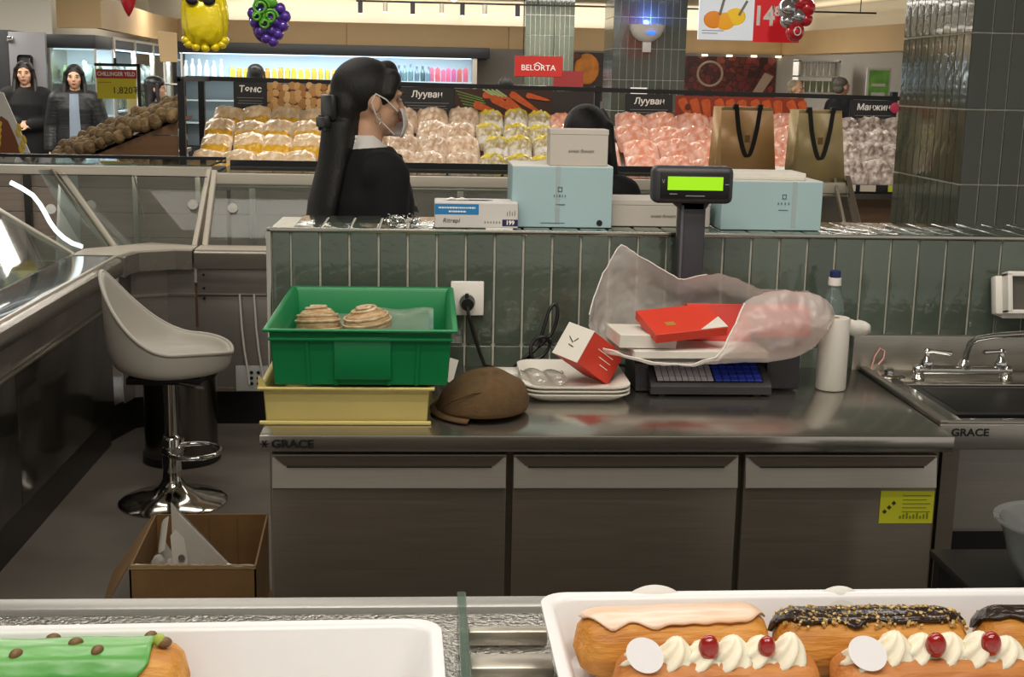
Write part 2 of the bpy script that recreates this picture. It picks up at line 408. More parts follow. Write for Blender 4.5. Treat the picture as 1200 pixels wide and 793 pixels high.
# ================================================================ REFRIGERATED WORK COUNTER
WT = .87
fr = thing('refrigerated_counter', 'three-door stainless steel refrigerated work counter in the middle of the service area', 'counter', (.365, 2.73, 0))
obj('body', MB().box((-.305, 2.452, .12), (1.04, 3.038, .836)), steel_dark, fr)
wtop = MB().box((-.325, 2.413, .838), (1.053, 3.042, .87), .0015)
obj('worktop', wtop, steel_top, fr)
for x0, x1 in ((-.305, .156), (.168, .621), (.633, 1.028)):
    d = obj('door', MB().box((x0, 2.428, .14), (x1, 2.45, .828), .003), steel_dark, fr)
    hb = MB().prism([(2.4275, .757), (2.418, .762), (2.4275, .822)], x1 - x0 - .004, Matrix(((0, 0, 1, x0 + .002), (1, 0, 0, 0), (0, 1, 0, 0), (0, 0, 0, 1))))
    obj('handle_strip', hb, mat('ceiling_lit_steel', '#cdc7bd', .38, .9, var=.08, vscale=8, stretch=(1, 60, 60)), d)  # strip colour lightened to imitate its reflection of the ceiling
    g = MB().prism([(x0 + .006, .824), (x1 - .006, .824), (x1 - .026, .806), (x0 + .026, .806)], .004, Matrix(((1, 0, 0, 0), (0, 0, -1, 2.4265), (0, 1, 0, 0), (0, 0, 0, 1))))
    obj('grip_recess', g, steel_dark, d)
    obj('grip_shade', MB().box((x0 + .03, 2.4185, .803), (x1 - .03, 2.4225, .807), .001), mat('shadow_gap', '#1c1b1a', .5), d)  # dark strip painted in for the shade along the grip
for px in (-.27, .36, 1.0):
    obj('leg', MB().cyl((px, 2.5, 0), (px, 2.5, .12), .022), chrome, fr); obj('leg', MB().cyl((px, 2.98, 0), (px, 2.98, .12), .022), chrome, fr)
text('lettering', 'GRACE', .022, (-.262, 2.4112, .853), ink, fr, sx=1.15, bold=.0006)
st = MB()
for k in range(3):
    a = math.pi * k / 3 + .5
    st.cbox((-.316, 2.4114, .853), (.0022, .0006, .016), rot=(0, a, 0))
obj('snowflake_mark', st, ink, fr)
stk = obj('warning_sticker', MB().box((.916, 2.4262, .684), (1.027, 2.4278, .753)), mat('yellow_sticker', '#c9cc2c', .5), fr)
for k in range(5): obj('print_line', MB().box((.962, 2.4256, .742 - k * .0085), (1.02 - .008 * (k % 2), 2.4264, .7435 - k * .0085)), mat('sticker_print', '#7d8020', .6), stk)
for k in range(9): obj('print_line', MB().box((.957 + k * .007, 2.4256, .694), (.961 + k * .007, 2.4264, .7 + .003 * (k % 3))), MATS['sticker_print'], stk)
for k in range(3): obj('hazard_mark', MB().cbox((.926 + k * .009, 2.426, .709 + k * .009), (.007, .0006, .007), rot=(0, R(45), 0)), mat('hazard_ink', '#3a3a14', .6), stk)

# ================================================================ SINK UNIT
sk = thing('sink_unit', 'stainless steel sink unit with a deep basin at the right of the work counter', 'sink', (1.5, 2.77, 0))
SX0, SX1, SY0, SY1 = 1.062, 1.98, 2.512, 3.04
BX0, BX1, BY0, BY1 = 1.125, 1.8, 2.56, 2.872
d = MB()
d.box((SX0, SY0, .862), (BX0, SY1, .87), .002).box((BX1, SY0, .862), (SX1, SY1, .87), .002)
d.box((BX0, SY0, .862), (BX1, BY0, .87), .002).box((BX0, BY1, .862), (BX1, SY1, .87), .002)
obj('deck', d, steel_top, sk)
obj('raised_rim', MB().box((SX0, SY0, .868), (SX0 + .02, SY1 - .01, .879), .004).box((SX0, SY0, .868), (SX1, SY0 + .012, .876), .003), steel, sk)
b = MB()
for a, c in (((BX0 - .002, BY0 - .002, .62), (BX0, BY1, .866)), ((BX1, BY0, .62), (BX1 + .002, BY1, .866)), ((BX0, BY0 - .002, .62), (BX1, BY0, .866)), ((BX0, BY1, .62), (BX1, BY1 + .002, .866)), ((BX0, BY0, .618), (BX1, BY1, .62))): b.box(a, c)
obj('basin', b, steel, sk)
obj('drain', MB().lathe([(.04, .62), (.04, .623), (.02, .622)], (1.45, 2.71, 0)), chrome, sk)
obj('front_fascia', MB().box((SX0, SY0 - .003, .815), (SX1, SY0 + .004, .868), .002), steel, sk)
obj('basin_skirt', MB().prism([(1.085, .81), (SX1 - .05, .81), (SX1 - .08, .63), (1.10, .63)], .004, Matrix(((1, 0, 0, 0), (0, 0, -1, 2.548), (0, 1, 0, 0), (0, 0, 0, 1)))), steel, sk)
obj('splashback', MB().box((SX0 - .02, 3.022, .868), (SX1, 3.045, .956), .003), steel, sk)
for px, py in ((1.10, 2.55), (1.10, 3.0), (1.94, 2.55), (1.94, 3.0)): obj('leg', MB().box((px - .018, py - .018, 0), (px + .018, py + .018, .862)), steel_dark, sk)
obj('undershelf', MB().box((1.10, 2.55, .25), (1.94, 3.0, .265)), steel_dark, sk)
text('lettering', 'GRACE', .022, (1.126, SY0 - .0034, .852), ink, sk, sx=1.15, bold=.0006)
fc = thing('sink_faucet', 'chrome two-handle faucet with a long swivel spout on the sink deck', 'faucet', (1.28, 2.93, .87))
fb = MB().tube([(1.165, 2.925, .892), (1.395, 2.925, .892)], .0115, 14)
for px in (1.172, 1.388): fb.ell((px, 2.925, .892), (.016, .015, .015)); fb.lathe([(.014, .87), (.017, .874), (.01, .884)], (px, 2.925, 0), 16)
obj('body', fb, chrome, fc)
for sx_, px in ((1, 1.19), (-1, 1.372)):
    v = obj('valve', MB().lathe([(.013, .895), (.016, .903), (.014, .915), (.008, .922), (.006, .936), (.009, .94), (.006, .944)], (px, 2.925, 0), 18), chrome, fc)
    obj('lever', MB().tube([(px - sx_ * .005, 2.925, .938), (px + sx_ * .012, 2.92, .939), (px + sx_ * .052, 2.905, .936)] if sx_ > 0 else [(px + .006, 2.925, .938), (px - .012, 2.92, .939), (px - .05, 2.91, .939)], [.006, .0045, .0055], 10), chrome, v)
obj('spout_base', MB().lathe([(.015, .895), (.017, .905), (.012, .913), (.009, .918)], (1.284, 2.925, 0), 18), chrome, fc)
sp = [(1.284, 2.925, .91), (1.285, 2.922, .935), (1.29, 2.917, .96), (1.302, 2.905, .974), (1.33, 2.88, .985), (1.38, 2.83, 1.0), (1.44, 2.77, 1.016), (1.5, 2.71, 1.03), (1.52, 2.69, 1.02), (1.525, 2.685, 1.0)]
obj('spout', MB().tube(sp, .0075, 12), chrome, fc)
single('sink_strainer', MB().lathe([(.0375, .8705), (.0385, .874), (.034, .8775), (.02, .8765), (.012, .879), (.013, .886), (.009, .890), (.001, .891)], (1.112, 2.956, 0), 28), chrome, 'round chrome sink strainer lying beside the faucet', 'strainer')
single('bent_wire_hook', MB().tube([(1.088, 3.015, .872), (1.096, 3.017, .905), (1.108, 3.018, .925), (1.12, 3.018, .918), (1.118, 3.016, .9), (1.105, 3.013, .885)], .0022, 8), mat('pink_plastic', '#d9a59a', .4), 'bent pink plastic hook leaning on the sink splashback', 'hook')
# dispenser / screen on the wall at the right edge
ds = thing('wall_terminal', 'white wall terminal with a grey glass front above the sink', 'terminal', (1.51, 3.0, 1.02))
Mr = Matrix.Translation((1.515, 2.985, 1.07)) @ Matrix.Rotation(R(-14), 4, 'X')
obj('case', MB().box((-.135, .02, -.05), (.135, .05, .045), .006, M=Mr), white, ds)
fm_ = MB()
for a, c in (((-.118, -.012, -.048), (-.106, .022, .05)), ((.123, -.012, -.048), (.135, .022, .05)), ((-.118, -.012, .041), (.135, .022, .053)), ((-.118, -.012, -.05), (.135, .022, -.04))): fm_.box(a, c, .002, M=Mr)
obj('front_frame', fm_, white, ds)
obj('glass_front', MB().box((-.108, .004, -.045), (.125, .012, .045), M=Mr), mat('smoked_glass', '#55504a', .1), ds)
obj('wall_bracket', MB().box((1.40, 3.0, 1.005), (1.64, 3.046, 1.03), .003), white, ds)
# things on the floor under and in front of the sink
def bin_(name, x0, x1, y0, y1, z, label, m):
    t = thing(name, label, 'bin', ((x0 + x1) / 2, (y0 + y1) / 2, 0))
    rs = []
    for zz, k in ((0, .03), (z - .02, .0), (z - .02, -.012), (z, -.012), (z, 0.01), (.05, .04)):
        rs.append([(x0 + k, y0 + k, zz), (x1 - k, y0 + k, zz), (x1 - k, y1 - k, zz), (x0 + k, y1 - k, zz)])
    obj('shell', MB().rings(rs), m, t, 30)
    obj('bin_lid', MB().box((x0 + .02, y0 + .02, z - .03), (x1 - .02, y1 - .02, z - .004), .004), m, t)
    return t
bin_('waste_bin', 1.15, 1.62, 2.56, 2.98, .245, 'low black plastic bin on the floor under the sink', black) if False else None
bin_('storage_bin', 1.14, 1.62, 2.62, 2.97, .6, 'black lidded storage bin standing under the sink', black).location.z = .265
ss = thing('side_stand', 'black square stand holding the clear bowl at the right edge', 'stand', (1.12, 2.02, 0))
obj('top', MB().box((.93, 1.86, .70), (1.32, 2.2, .715), .004), black, ss)
for px, py in ((.95, 1.88), (1.3, 1.88), (.95, 2.18), (1.3, 2.18)): obj('leg', MB().box((px - .012, py - .012, 0), (px + .012, py + .012, .70)), black, ss)
bowl = single('clear_bowl', MB().lathe([(.001, .719), (.055, .719), (.06, .722), (.082, .76), (.095, .805), (.103, .822), (.112, .826), (.112, .829), (.101, .826), (.093, .806), (.08, .762), (.058, .725), (.001, .722)], (1.088, 2.03, 0), 40, False, False), glassy('clear_plastic', '#dfe2e0', .7, .06, mixc='#b9bcbb'), 'clear plastic bowl with a wide rim at the right edge', 'bowl')

# ================================================================ CRATES
gm = mat('green_plastic', '#0a8048', .38, var=.06, vscale=6, bump=.02, bscale=60)
ym = mat('yellow_plastic', '#d0c078', .42, var=.08, vscale=6)
def crate(name, label, x0, x1, y0, y1, z0, z1, tx, rim, m, ribs):
    t = thing(name, label, 'crate', ((x0 + x1) / 2, (y0 + y1) / 2, z0))
    def ring(k, z): return [(x0 + k, y0 + k, z), (x1 - k, y0 + k, z), (x1 - k, y1 - k, z), (x0 + k, y1 - k, z)]
    w_ = .004
    rs = [ring(tx, z0), ring(.006, z1 - .008), ring(-rim, z1 - .006), ring(-rim, z1), ring(.004, z1), ring(.006 + w_, z1 - .01), ring(tx + w_, z0 + .006)]
    o = obj('shell', MB().rings(rs), m, t, 30)
    bv = o.modifiers.new('bevel', 'BEVEL'); bv.width = .0025; bv.segments = 2; bv.limit_method = 'ANGLE'
    def wallx(fx, z):
        k = tx + (.006 - tx) * (z - z0) / (z1 - z0); return x0 + k + (x1 - x0 - 2 * k) * fx, y0 + k
    for fx in ribs:
        xa, ya = wallx(fx, z0); xb, yb = wallx(fx, z1 - .01)
        obj('rib', MB().rings([[(xa - .003, ya - .003, z0), (xa + .003, ya - .003, z0), (xa + .003, ya + .003, z0), (xa - .003, ya + .003, z0)], [(xb - .003, yb - .0035, z1 - .009), (xb + .003, yb - .0035, z1 - .009), (xb + .003, yb + .003, z1 - .009), (xb - .003, yb + .003, z1 - .009)]]), m, t)
    return t
yc = crate('yellow_crate', 'shallow yellow plastic crate under the green crate', -.333, .008, 2.49, 2.97, .872, .948, .010, .005, ym, [])
obj('base_lip', MB().box((-.335, 2.487, .871), (.006, 2.496, .878), .002), ym, yc)
obj('corner_lug', MB().prism([(-.336, .945), (-.336, .968), (-.328, .962), (-.32, .946)], .012, Matrix(((1, 0, 0, 0), (0, 0, -1, 2.502), (0, 1, 0, 0), (0, 0, 0, 1)))), ym, yc)
gc = crate('green_crate', 'deep green plastic crate holding two coiled rolls', -.318, .052, 2.478, 3.005, .952, 1.068, .014, .006, gm, [.0 + .2, .355, .66, .82])
obj('handle_panel', MB().box((-.186, 2.481, .965), (-.074, 2.489, 1.052), .003), gm, gc)
obj('ledge_line', MB().box((-.314, 2.476, 1.044), (.048, 2.482, 1.05), .0015), gm, gc)
bx = thing('pastry_carton', 'flat pale carton wrapped in clear film inside the green crate', 'carton', (-.1, 2.75, .958))
obj('carton_base', MB().box((-.29, 2.60, .959), (.0, 2.96, 1.012), .004), mat('pale_green_card', '#6f8f78', .6), bx)
obj('film_sheet', MB().sheet(lambda u, v: (-.145 + .155 * u, 2.63 + .16 * v, 1.03 + .025 * v + .003 * math.sin(9 * u)), 8, 8), glassy('film', '#cfe0d6', .55, .1, mixc='#8fb09c'), bx)
def coil_roll(cx, cy, z, r, rot, label):
    t = thing('coiled_roll', label, 'bread roll', (0, 0, 0), 'coiled rolls in the green crate')
    pts = []; n = 150; turns = 4.4
    body = MB().lathe([(.001, 0), (r * .7, 0), (r * .96, .012), (r, .024), (r * .93, .038), (r * .7, .05), (r * .35, .057), (.001, .059)], (0, 0, 0), 36, False, False)
    cm = mat('roll_crust', '#c9ad84', .6, var=.35, vscale=40, col2='#9a7750', bump=.4, bscale=120, stretch=(1, 1, 6))
    obj('dough', body, cm, t)
    for i in range(n):
        u = i / (n - 1); a = u * turns * 2 * math.pi; rr = r * (1.0 - .93 * u); h = .018 + .042 * math.sin(min(1, u * 1.25) * math.pi / 2)
        pts.append((math.cos(a) * rr, math.sin(a) * rr, h))
    obj('coil', MB().tube(pts, [.0052 - .002 * i / n for i in range(n)], 7), mat('roll_coil', '#d6c4a4', .6, var=.3, vscale=60, col2='#a98b62'), t, 60)
    for zz, k in ((.012, 1.0), (.03, 1.0), (.041, .9)): obj('ridge', MB().tube([(math.cos(a * .2) * r * k, math.sin(a * .2) * r * k, zz) for a in range(32)], .0028, 6, True), MATS['roll_coil'], t, 60)
    t.location = (cx, cy, z); t.rotation_euler = (R(-8), 0, rot)
    return t
coil_roll(-.235, 2.70, 1.013, .047, .3, 'coiled beige roll on the left inside the green crate')
coil_roll(-.128, 2.70, 1.013, .052, 1.9, 'coiled beige roll on the right inside the green crate')

# ================================================================ CAP, TRAYS, SMALL THINGS ON THE WORKTOP
capm = mat('brown_cotton', '#5b4426', .9, var=.2, vscale=60, bump=.25, bscale=200)
cp = thing('flat_cap', 'brown fabric flat cap lying on the worktop beside the crates', 'cap', (.115, 2.6, .87))
rs = []
for i in range(13):
    u = i / 12
    z = .876 + .083 * math.sin(u * math.pi / 2) ** .85 if i < 12 else .959
    k = math.cos(u * math.pi / 2 * .985) ** .62
    rg = []
    for j in range(40):
        a = 2 * math.pi * j / 40; c_, s_ = math.cos(a), math.sin(a)
        x = .112 + .016 * u + c_ * .098 * k; y = 2.60 + s_ * .115 * k
        zz = z - .020 * max(0, -c_) ** 1.5 * (1 - .3 * u) * (u ** .3) - .012 * max(0, c_) * u + .003 * math.sin(5 * a + 3 * u) * u
        rg.append((x, y, max(.8715, zz)))
    rs.append(rg)
subd(obj('crown', MB().rings(rs), capm, cp, 180), 1)
vis = []
for j in range(17):
    a = math.pi * (.78 + .62 * j / 16)
    vis.append((a))
vm = MB().rings([[(.112 + math.cos(a) * .092, 2.60 + math.sin(a) * .108, .879) for a in vis], [(.110 + math.cos(a) * .106, 2.598 + math.sin(a) * .122, .8745) for a in vis]], False, False)
solid(obj('visor', vm, capm, cp, 60), .004, 1)
obj('crown_button', MB().ell((.178, 2.53, .918), (.006, .004, .006)), capm, cp)
obj('seam', MB().tube([(.02, 2.54, .888), (.05, 2.51, .915), (.09, 2.505, .932), (.14, 2.51, .935), (.175, 2.52, .918)], .0012, 5), mat('cap_seam', '#3d2c17', .9), cp)
foam = mat('white_foam', '#d9d6cd', .55, sub=.1)
for k in range(3):
    z = .8705 + k * .0085
    rr = []
    for q_, zz in ((.03, 0), (.012, .012), (.0, .019), (.0, .022), (.012, .02), (.034, .004)):
        ring = []
        for (cx, cy, a0) in ((.40, 2.90, 0), (.245, 2.90, 90), (.245, 2.70, 180), (.40, 2.70, 270)):
            for s in range(5):
                a = R(a0 + s * 22.5); ring.append((cx + math.cos(a) * (.04 - q_ * .5) - (q_ * .5 if cx > .3 else -q_ * .5), cy + math.sin(a) * (.04 - q_ * .5) - (q_ * .5 if cy > 2.8 else -q_ * .5), z + zz))
        rr.append(ring)
    single('foam_tray', MB().rings(rr), foam, ('bottom', 'middle', 'topmost')[k] + ' white foam tray of the stack of three beside the scale', 'tray', 'foam trays on the worktop')
gb = thing('gift_carton', 'small tilted red carton with a white printed end lying in the foam trays', 'carton', (0, 0, 0))
gbm = MB().cbox((0, 0, 0), (.105, .075, .07), .001, 1)
obj('carton_body', gbm, red, gb)
obj('white_end', MB().cbox((-.0528, 0, 0), (.0012, .0752, .0702)), mat('white_card', '#e2ded4', .6), gb)
obj('top_flap', MB().cbox((-.041, 0, .0354), (.022, .076, .001)), MATS['white_card'], gb)
for k in range(3): obj('print_line', MB().cbox((.005 + .006 * k, -.0378, .012 - .012 * k), (.05 - .012 * k, .0006, .0015)), inkw, gb)
obj('printed_mark', MB().cbox((-.0536, .008, .004), (.0006, .02, .002), rot=(R(30), 0, 0)).cbox((-.0536, -.005, .006), (.0006, .012, .002), rot=(R(-50), 0, 0)).cbox((-.0536, .0, -.008), (.0006, .016, .002), rot=(R(10), 0, 0)), ink, gb)
gb.rotation_euler = (R(6), R(33), R(38)); gb.scale = (1.12, 1.12, 1.12); gb.location = (.357, 2.78, .9575)
single('white_adapter', MB().box((.133, 2.86, .871), (.226, 2.93, .893), .004), white, 'flat white plastic box on the worktop behind the cap', 'box')
single('clear_wrapper', MB().sheet(lambda u, v: (.205 + .10 * u, 2.72 + .12 * v, .902 + .018 * math.sin(3.1 * v + .1) * (1 - u * .4) + .005 * math.sin(14 * u + 6 * v)), 14, 10), glassy('clear_wrap', '#e6e4de', .6, .08, bump=.4, mixc='#bdb9b0'), 'crumpled clear plastic wrapper on the foam trays by the cap', 'wrapper', smooth=180)
single('paper_tag', MB().cbox((.052, 2.86, .899), (.022, .002, .055), .0005, 1, rot=(R(-10), R(20), R(20))), white, 'small white paper tag upright between crate and adapter', 'paper')
# socket, plug and cables
so = thing('wall_socket', 'white square power socket plate on the green tiles', 'socket', (.088, 3.04, 1.0))
Yw = 3.044
obj('plate', MB().box((.052, Yw - .009, .995), (.132, Yw, 1.078), .003), white, so)
obj('socket_well', MB().lathe([(.02, 0), (.02, .003), (.016, .003)], (0, 0, 0), 24).__class__().cyl((.092, Yw - .0105, 1.032), (.092, Yw - .008, 1.032), .021, n=24), white, so)
pg = thing('power_plug', 'round black power plug in the wall socket with a hanging cord', 'plug', (.092, 3.03, 1.02))
obj('plug_body', MB().cyl((.092, Yw - .0105, 1.028), (.092, Yw - .04, 1.026), .019, .015, 20).cyl((.092, Yw - .03, 1.03), (.09, Yw - .03, 1.052), .007, .004, 10), black, pg)
obj('cord', MB().tube([(.092, Yw - .036, 1.022), (.094, Yw - .045, 1.005), (.102, Yw - .04, .975), (.112, Yw - .03, .94), (.124, Yw - .025, .905), (.135, Yw - .03, .878), (.16, Yw - .05, .875), (.20, Yw - .05, .875)], .0042, 8), black, pg)
def cable(pts, r, label):
    # smooth a polyline with Catmull-Rom
    P = [Vector(p) for p in pts]; out = []
    for i in range(len(P) - 1):
        p0, p1, p2, p3 = P[max(i - 1, 0)], P[i], P[i + 1], P[min(i + 2, len(P) - 1)]
        for k in range(6):
            t = k / 6; out.append(.5 * ((2 * p1) + (p2 - p0) * t + (2 * p0 - 5 * p1 + 4 * p2 - p3) * t * t + (3 * p1 - p0 - 3 * p2 + p3) * t ** 3))
    out.append(P[-1])
    return single('black_cable', MB().tube(out, r, 8), black, label, 'cable', smooth=80)
cable([(.20, 2.985, .875), (.23, 2.975, .905), (.26, 2.985, .93), (.275, 2.995, .975), (.288, 3.005, 1.015), (.302, 3.01, 1.03), (.308, 3.005, 1.005), (.297, 3.0, .965), (.27, 2.99, .935), (.245, 2.98, .92), (.24, 2.98, .9), (.27, 2.985, .905), (.29, 2.99, .935), (.275, 2.98, .955), (.25, 2.98, .945), (.243, 2.97, .915), (.27, 2.965, .882), (.34, 2.97, .876)], .0042, 'tangled black cable bundle rising against the green tiles')
cable([(.42, 2.98, .875), (.455, 2.955, .893), (.475, 2.93, .892), (.50, 2.915, .885), (.53, 2.93, .88)], .0045, 'short black cable bending into the left side of the scale')
# bottle, paper roll, tissue
bt = thing('water_bottle', 'small clear plastic water bottle with a blue cap behind the white roll', 'bottle', (.956, 2.935, .87))
obj('bottle_body', MB().lathe([(.001, .8715), (.024, .8715), (.027, .877), (.027, .95), (.0255, .955), (.027, .96), (.027, 1.04), (.022, 1.066), (.013, 1.088), (.0115, 1.098), (.0115, 1.1)], (.956, 2.935, 0), 28, False, True), glassy('bottle_plastic', '#dfe6e4', .72, .05, bump=.5, bscale=60, mixc='#9fb0ac'), bt)
obj('white_collar', MB().lathe([(.0125, 1.092), (.0155, 1.094), (.015, 1.112), (.0125, 1.112)], (.956, 2.935, 0), 20), white, bt)
obj('blue_cap', MB().lathe([(.0115, 1.112), (.0125, 1.113), (.0125, 1.127), (.010, 1.129)], (.956, 2.935, 0), 20), mat('navy_cap', '#1c2a5a', .4), bt)
pr = thing('paper_roll', 'upright white paper roll on the worktop right of the scale', 'paper roll', (.925, 2.82, .87))
obj('roll', MB().lathe([(.010, .871), (.033, .871), (.0345, .874), (.0345, 1.034), (.033, 1.037), (.011, 1.037), (.0105, 1.032)], (.925, 2.82, 0), 36), mat('paper_white', '#cfccc5', .8, bump=.1, bscale=60), pr)
obj('core_hole', MB().lathe([(.0108, 1.030), (.0108, 1.0368)], (.925, 2.82, 0), 20), card, pr)
def wrinkle(p, a, f): return a * (mnoise.noise(Vector(p) * f))
ts = MB(); rs = []
for i in range(9):
    u = i / 8; rg = []
    for j in range(12):
        a = 2 * math.pi * j / 12; r = .019 * math.sin(math.pi * (.14 + .72 * u)) ** .6 * (1 + .35 * mnoise.noise(Vector((math.cos(a) * 2, math.sin(a) * 2, u * 5))))
        rg.append((.945 + .068 * u, 2.84 + math.cos(a) * r, 1.013 - .006 * u + math.sin(a) * r))
    rs.append(rg)
obj('loose_sheet_end', ts.rings(rs), MATS['paper_white'], pr, 180)
def bar2(x, z): return MB().cbox((x - .0015, 2.9316, z), (.0012, .0006, .009), rot=(0, R(-18), 0)).cbox((x + .0015, 2.9316, z), (.0012, .0006, .009), rot=(0, R(18), 0))
# ================================================================ SCALE WITH POLE DISPLAY
sl = thing('label_scale', 'dark grey label-printing scale with keypad under the plastic bag', 'scale', (.64, 2.85, .87))
prof = [(2.735, .876), (2.735, .893), (2.742, .9), (2.86, .945), (2.96, .948), (2.965, .876)]
obj('housing', MB().prism(prof, .272, Matrix(((0, 0, 1, .492), (1, 0, 0, 0), (0, 1, 0, 0), (0, 0, 0, 1)))), dgrey, sl)
obj('printer_module', MB().box((.768, 2.80, .872), (.846, 2.965, .985), .006), dgrey, sl)
obj('module_button', MB().box((.81, 2.797, .948), (.82, 2.801, .957), .001), black, sl)
obj('left_cheek', MB().prism([(2.78, .873), (2.80, .93), (2.94, .965), (2.95, .873)], .03, Matrix(((0, 0, 1, .466), (1, 0, 0, 0), (0, 1, 0, 0), (0, 0, 0, 1)))), dgrey, sl)
for px in (.52, .735): obj('foot', MB().cyl((px, 2.76, .87), (px, 2.76, .878), .012), black, sl); obj('foot', MB().cyl((px, 2.94, .87), (px, 2.94, .878), .012), black, sl)
slope = math.atan2(.045, .118)
km = mat('pale_keys', '#a9a4ad', .5); kb = mat('blue_keys', '#2238a6', .45)
Mk = Matrix.Translation((.506, 2.744, .9008)) @ Matrix.Rotation(slope, 4, 'X')
kp = obj('keypad', MB().box((0, 0, 0), (.242, .118, .002), M=Mk), black, sl)
kme = mesh_of('key', MB().cbox((0, 0, 0), (.0128, .0165, .003), .001, 1), km); kbe = mesh_of('key', MB().cbox((0, 0, 0), (.0165, .0165, .003), .001, 1), kb)
for r_ in range(6):
    for c_ in range(9):
        p = Mk @ Vector((.009 + c_ * .0142, .011 + r_ * .0184, .003)); link('key', kme, kp, p - wloc(kp), (slope, 0, 0))
    for c_ in range(6):
        p = Mk @ Vector((.141 + c_ * .018, .011 + r_ * .0184, .003)); link('key', kbe, kp, p - wloc(kp), (slope, 0, 0))
obj('qr_free_label', MB().cbox(Mk @ Vector((.213, .10, .0052)), (.016, .016, .0008), rot=(slope, 0, 0)), white, kp).name = 'key_label'
obj('platter_post', MB().box((.55, 2.80, .94), (.70, 2.93, .952), .003), black, sl)
obj('platter', MB().box((.49, 2.77, .950), (.765, 2.955, .957), .003), steel, sl)
obj('pole', MB().box((.583, 2.965, .87), (.647, 3.0, 1.29), .006), dgrey, sl)
obj('pole_ridge', MB().box((.587, 2.96, .95), (.594, 2.967, 1.275), .002), mat('mid_grey_plastic', '#57555c', .4), sl)
hd = obj('display_head', MB().box((.514, 2.935, 1.28), (.703, 2.99, 1.366), .014, 3), dgrey, sl)
obj('neck', MB().prism([(.56, 1.285), (.658, 1.285), (.645, 1.265), (.585, 1.265)], .03, Matrix(((1, 0, 0, 0), (0, 0, -1, 2.995), (0, 1, 0, 0), (0, 0, 0, 1)))), dgrey, sl)
obj('bezel', MB().box((.531, 2.932, 1.293), (.692, 2.937, 1.353), .002), black, hd)
obj('lit_screen', MB().box((.547, 2.9305, 1.312), (.676, 2.934, 1.343)), mat('lcd_green', '#8fd012', .4, emit=.55), hd)
obj('bezel_mark', bar2(.537, 1.332), MATS['grey_print'] if 'grey_print' in MATS else mat('grey_print', '#8a8d90', .5), hd)
for xa, xb, zz in ((.552, .570, 1.302), (.59, .635, 1.298), (.681, .690, 1.325)): obj('bezel_print', MB().box((xa, 2.9314, zz), (xb, 2.9322, zz + .0018)), MATS['grey_print'], hd)

# ---- thin white carrier bag lying on the platter, its mouth open to the left
film = glassy('bag_film', '#f7f4f1', .40, .22, 1.25, bump=.45, bscale=26, mixc='#efeae6')
_nt = film.node_tree; _tl = _nt.nodes.new('ShaderNodeBsdfTranslucent'); _tl.inputs[0].default_value = rgb('#f3eeea')
_mx = _nt.nodes.new('ShaderNodeMixShader'); _mx.inputs[0].default_value = .45; _pb = _nt.nodes['Principled BSDF']; _m1 = _pb.outputs[0].links[0].to_node
_nt.links.new(_pb.outputs[0], _mx.inputs[1]); _nt.links.new(_tl.outputs[0], _mx.inputs[2]); _nt.links.new(_mx.outputs[0], _m1.inputs[1])
stn = [  # x, back-top z, front-lip z, bottom z, y front, y back, y of the top fold
    (.362, 1.045, 1.005, .995, 2.79, 2.83, 2.82), (.378, 1.085, .990, .981, 2.755, 2.87, 2.86), (.40, 1.13, .985, .972, 2.73, 2.89, 2.885),
    (.438, 1.194, .978, .965, 2.71, 2.905, 2.895), (.48, 1.165, .972, .961, 2.70, 2.915, 2.90), (.53, 1.135, .966, .959, 2.695, 2.92, 2.89),
    (.58, 1.115, .968, .9575, 2.69, 2.925, 2.87), (.63, 1.128, .985, .9575, 2.69, 2.93, 2.85), (.665, 1.135, 1.03, .9575, 2.695, 2.93, 2.83),
    (.70, 1.125, 1.085, .9575, 2.70, 2.93, 2.81), (.75, 1.108, 1.104, .959, 2.70, 2.92, 2.80), (.81, 1.103, 1.102, .968, 2.715, 2.91, 2.80),
    (.86, 1.10, 1.10, .985, 2.735, 2.895, 2.81), (.895, 1.085, 1.085, 1.005, 2.76, 2.865, 2.81), (.918, 1.05, 1.05, 1.03, 2.80, 2.825, 2.812)]
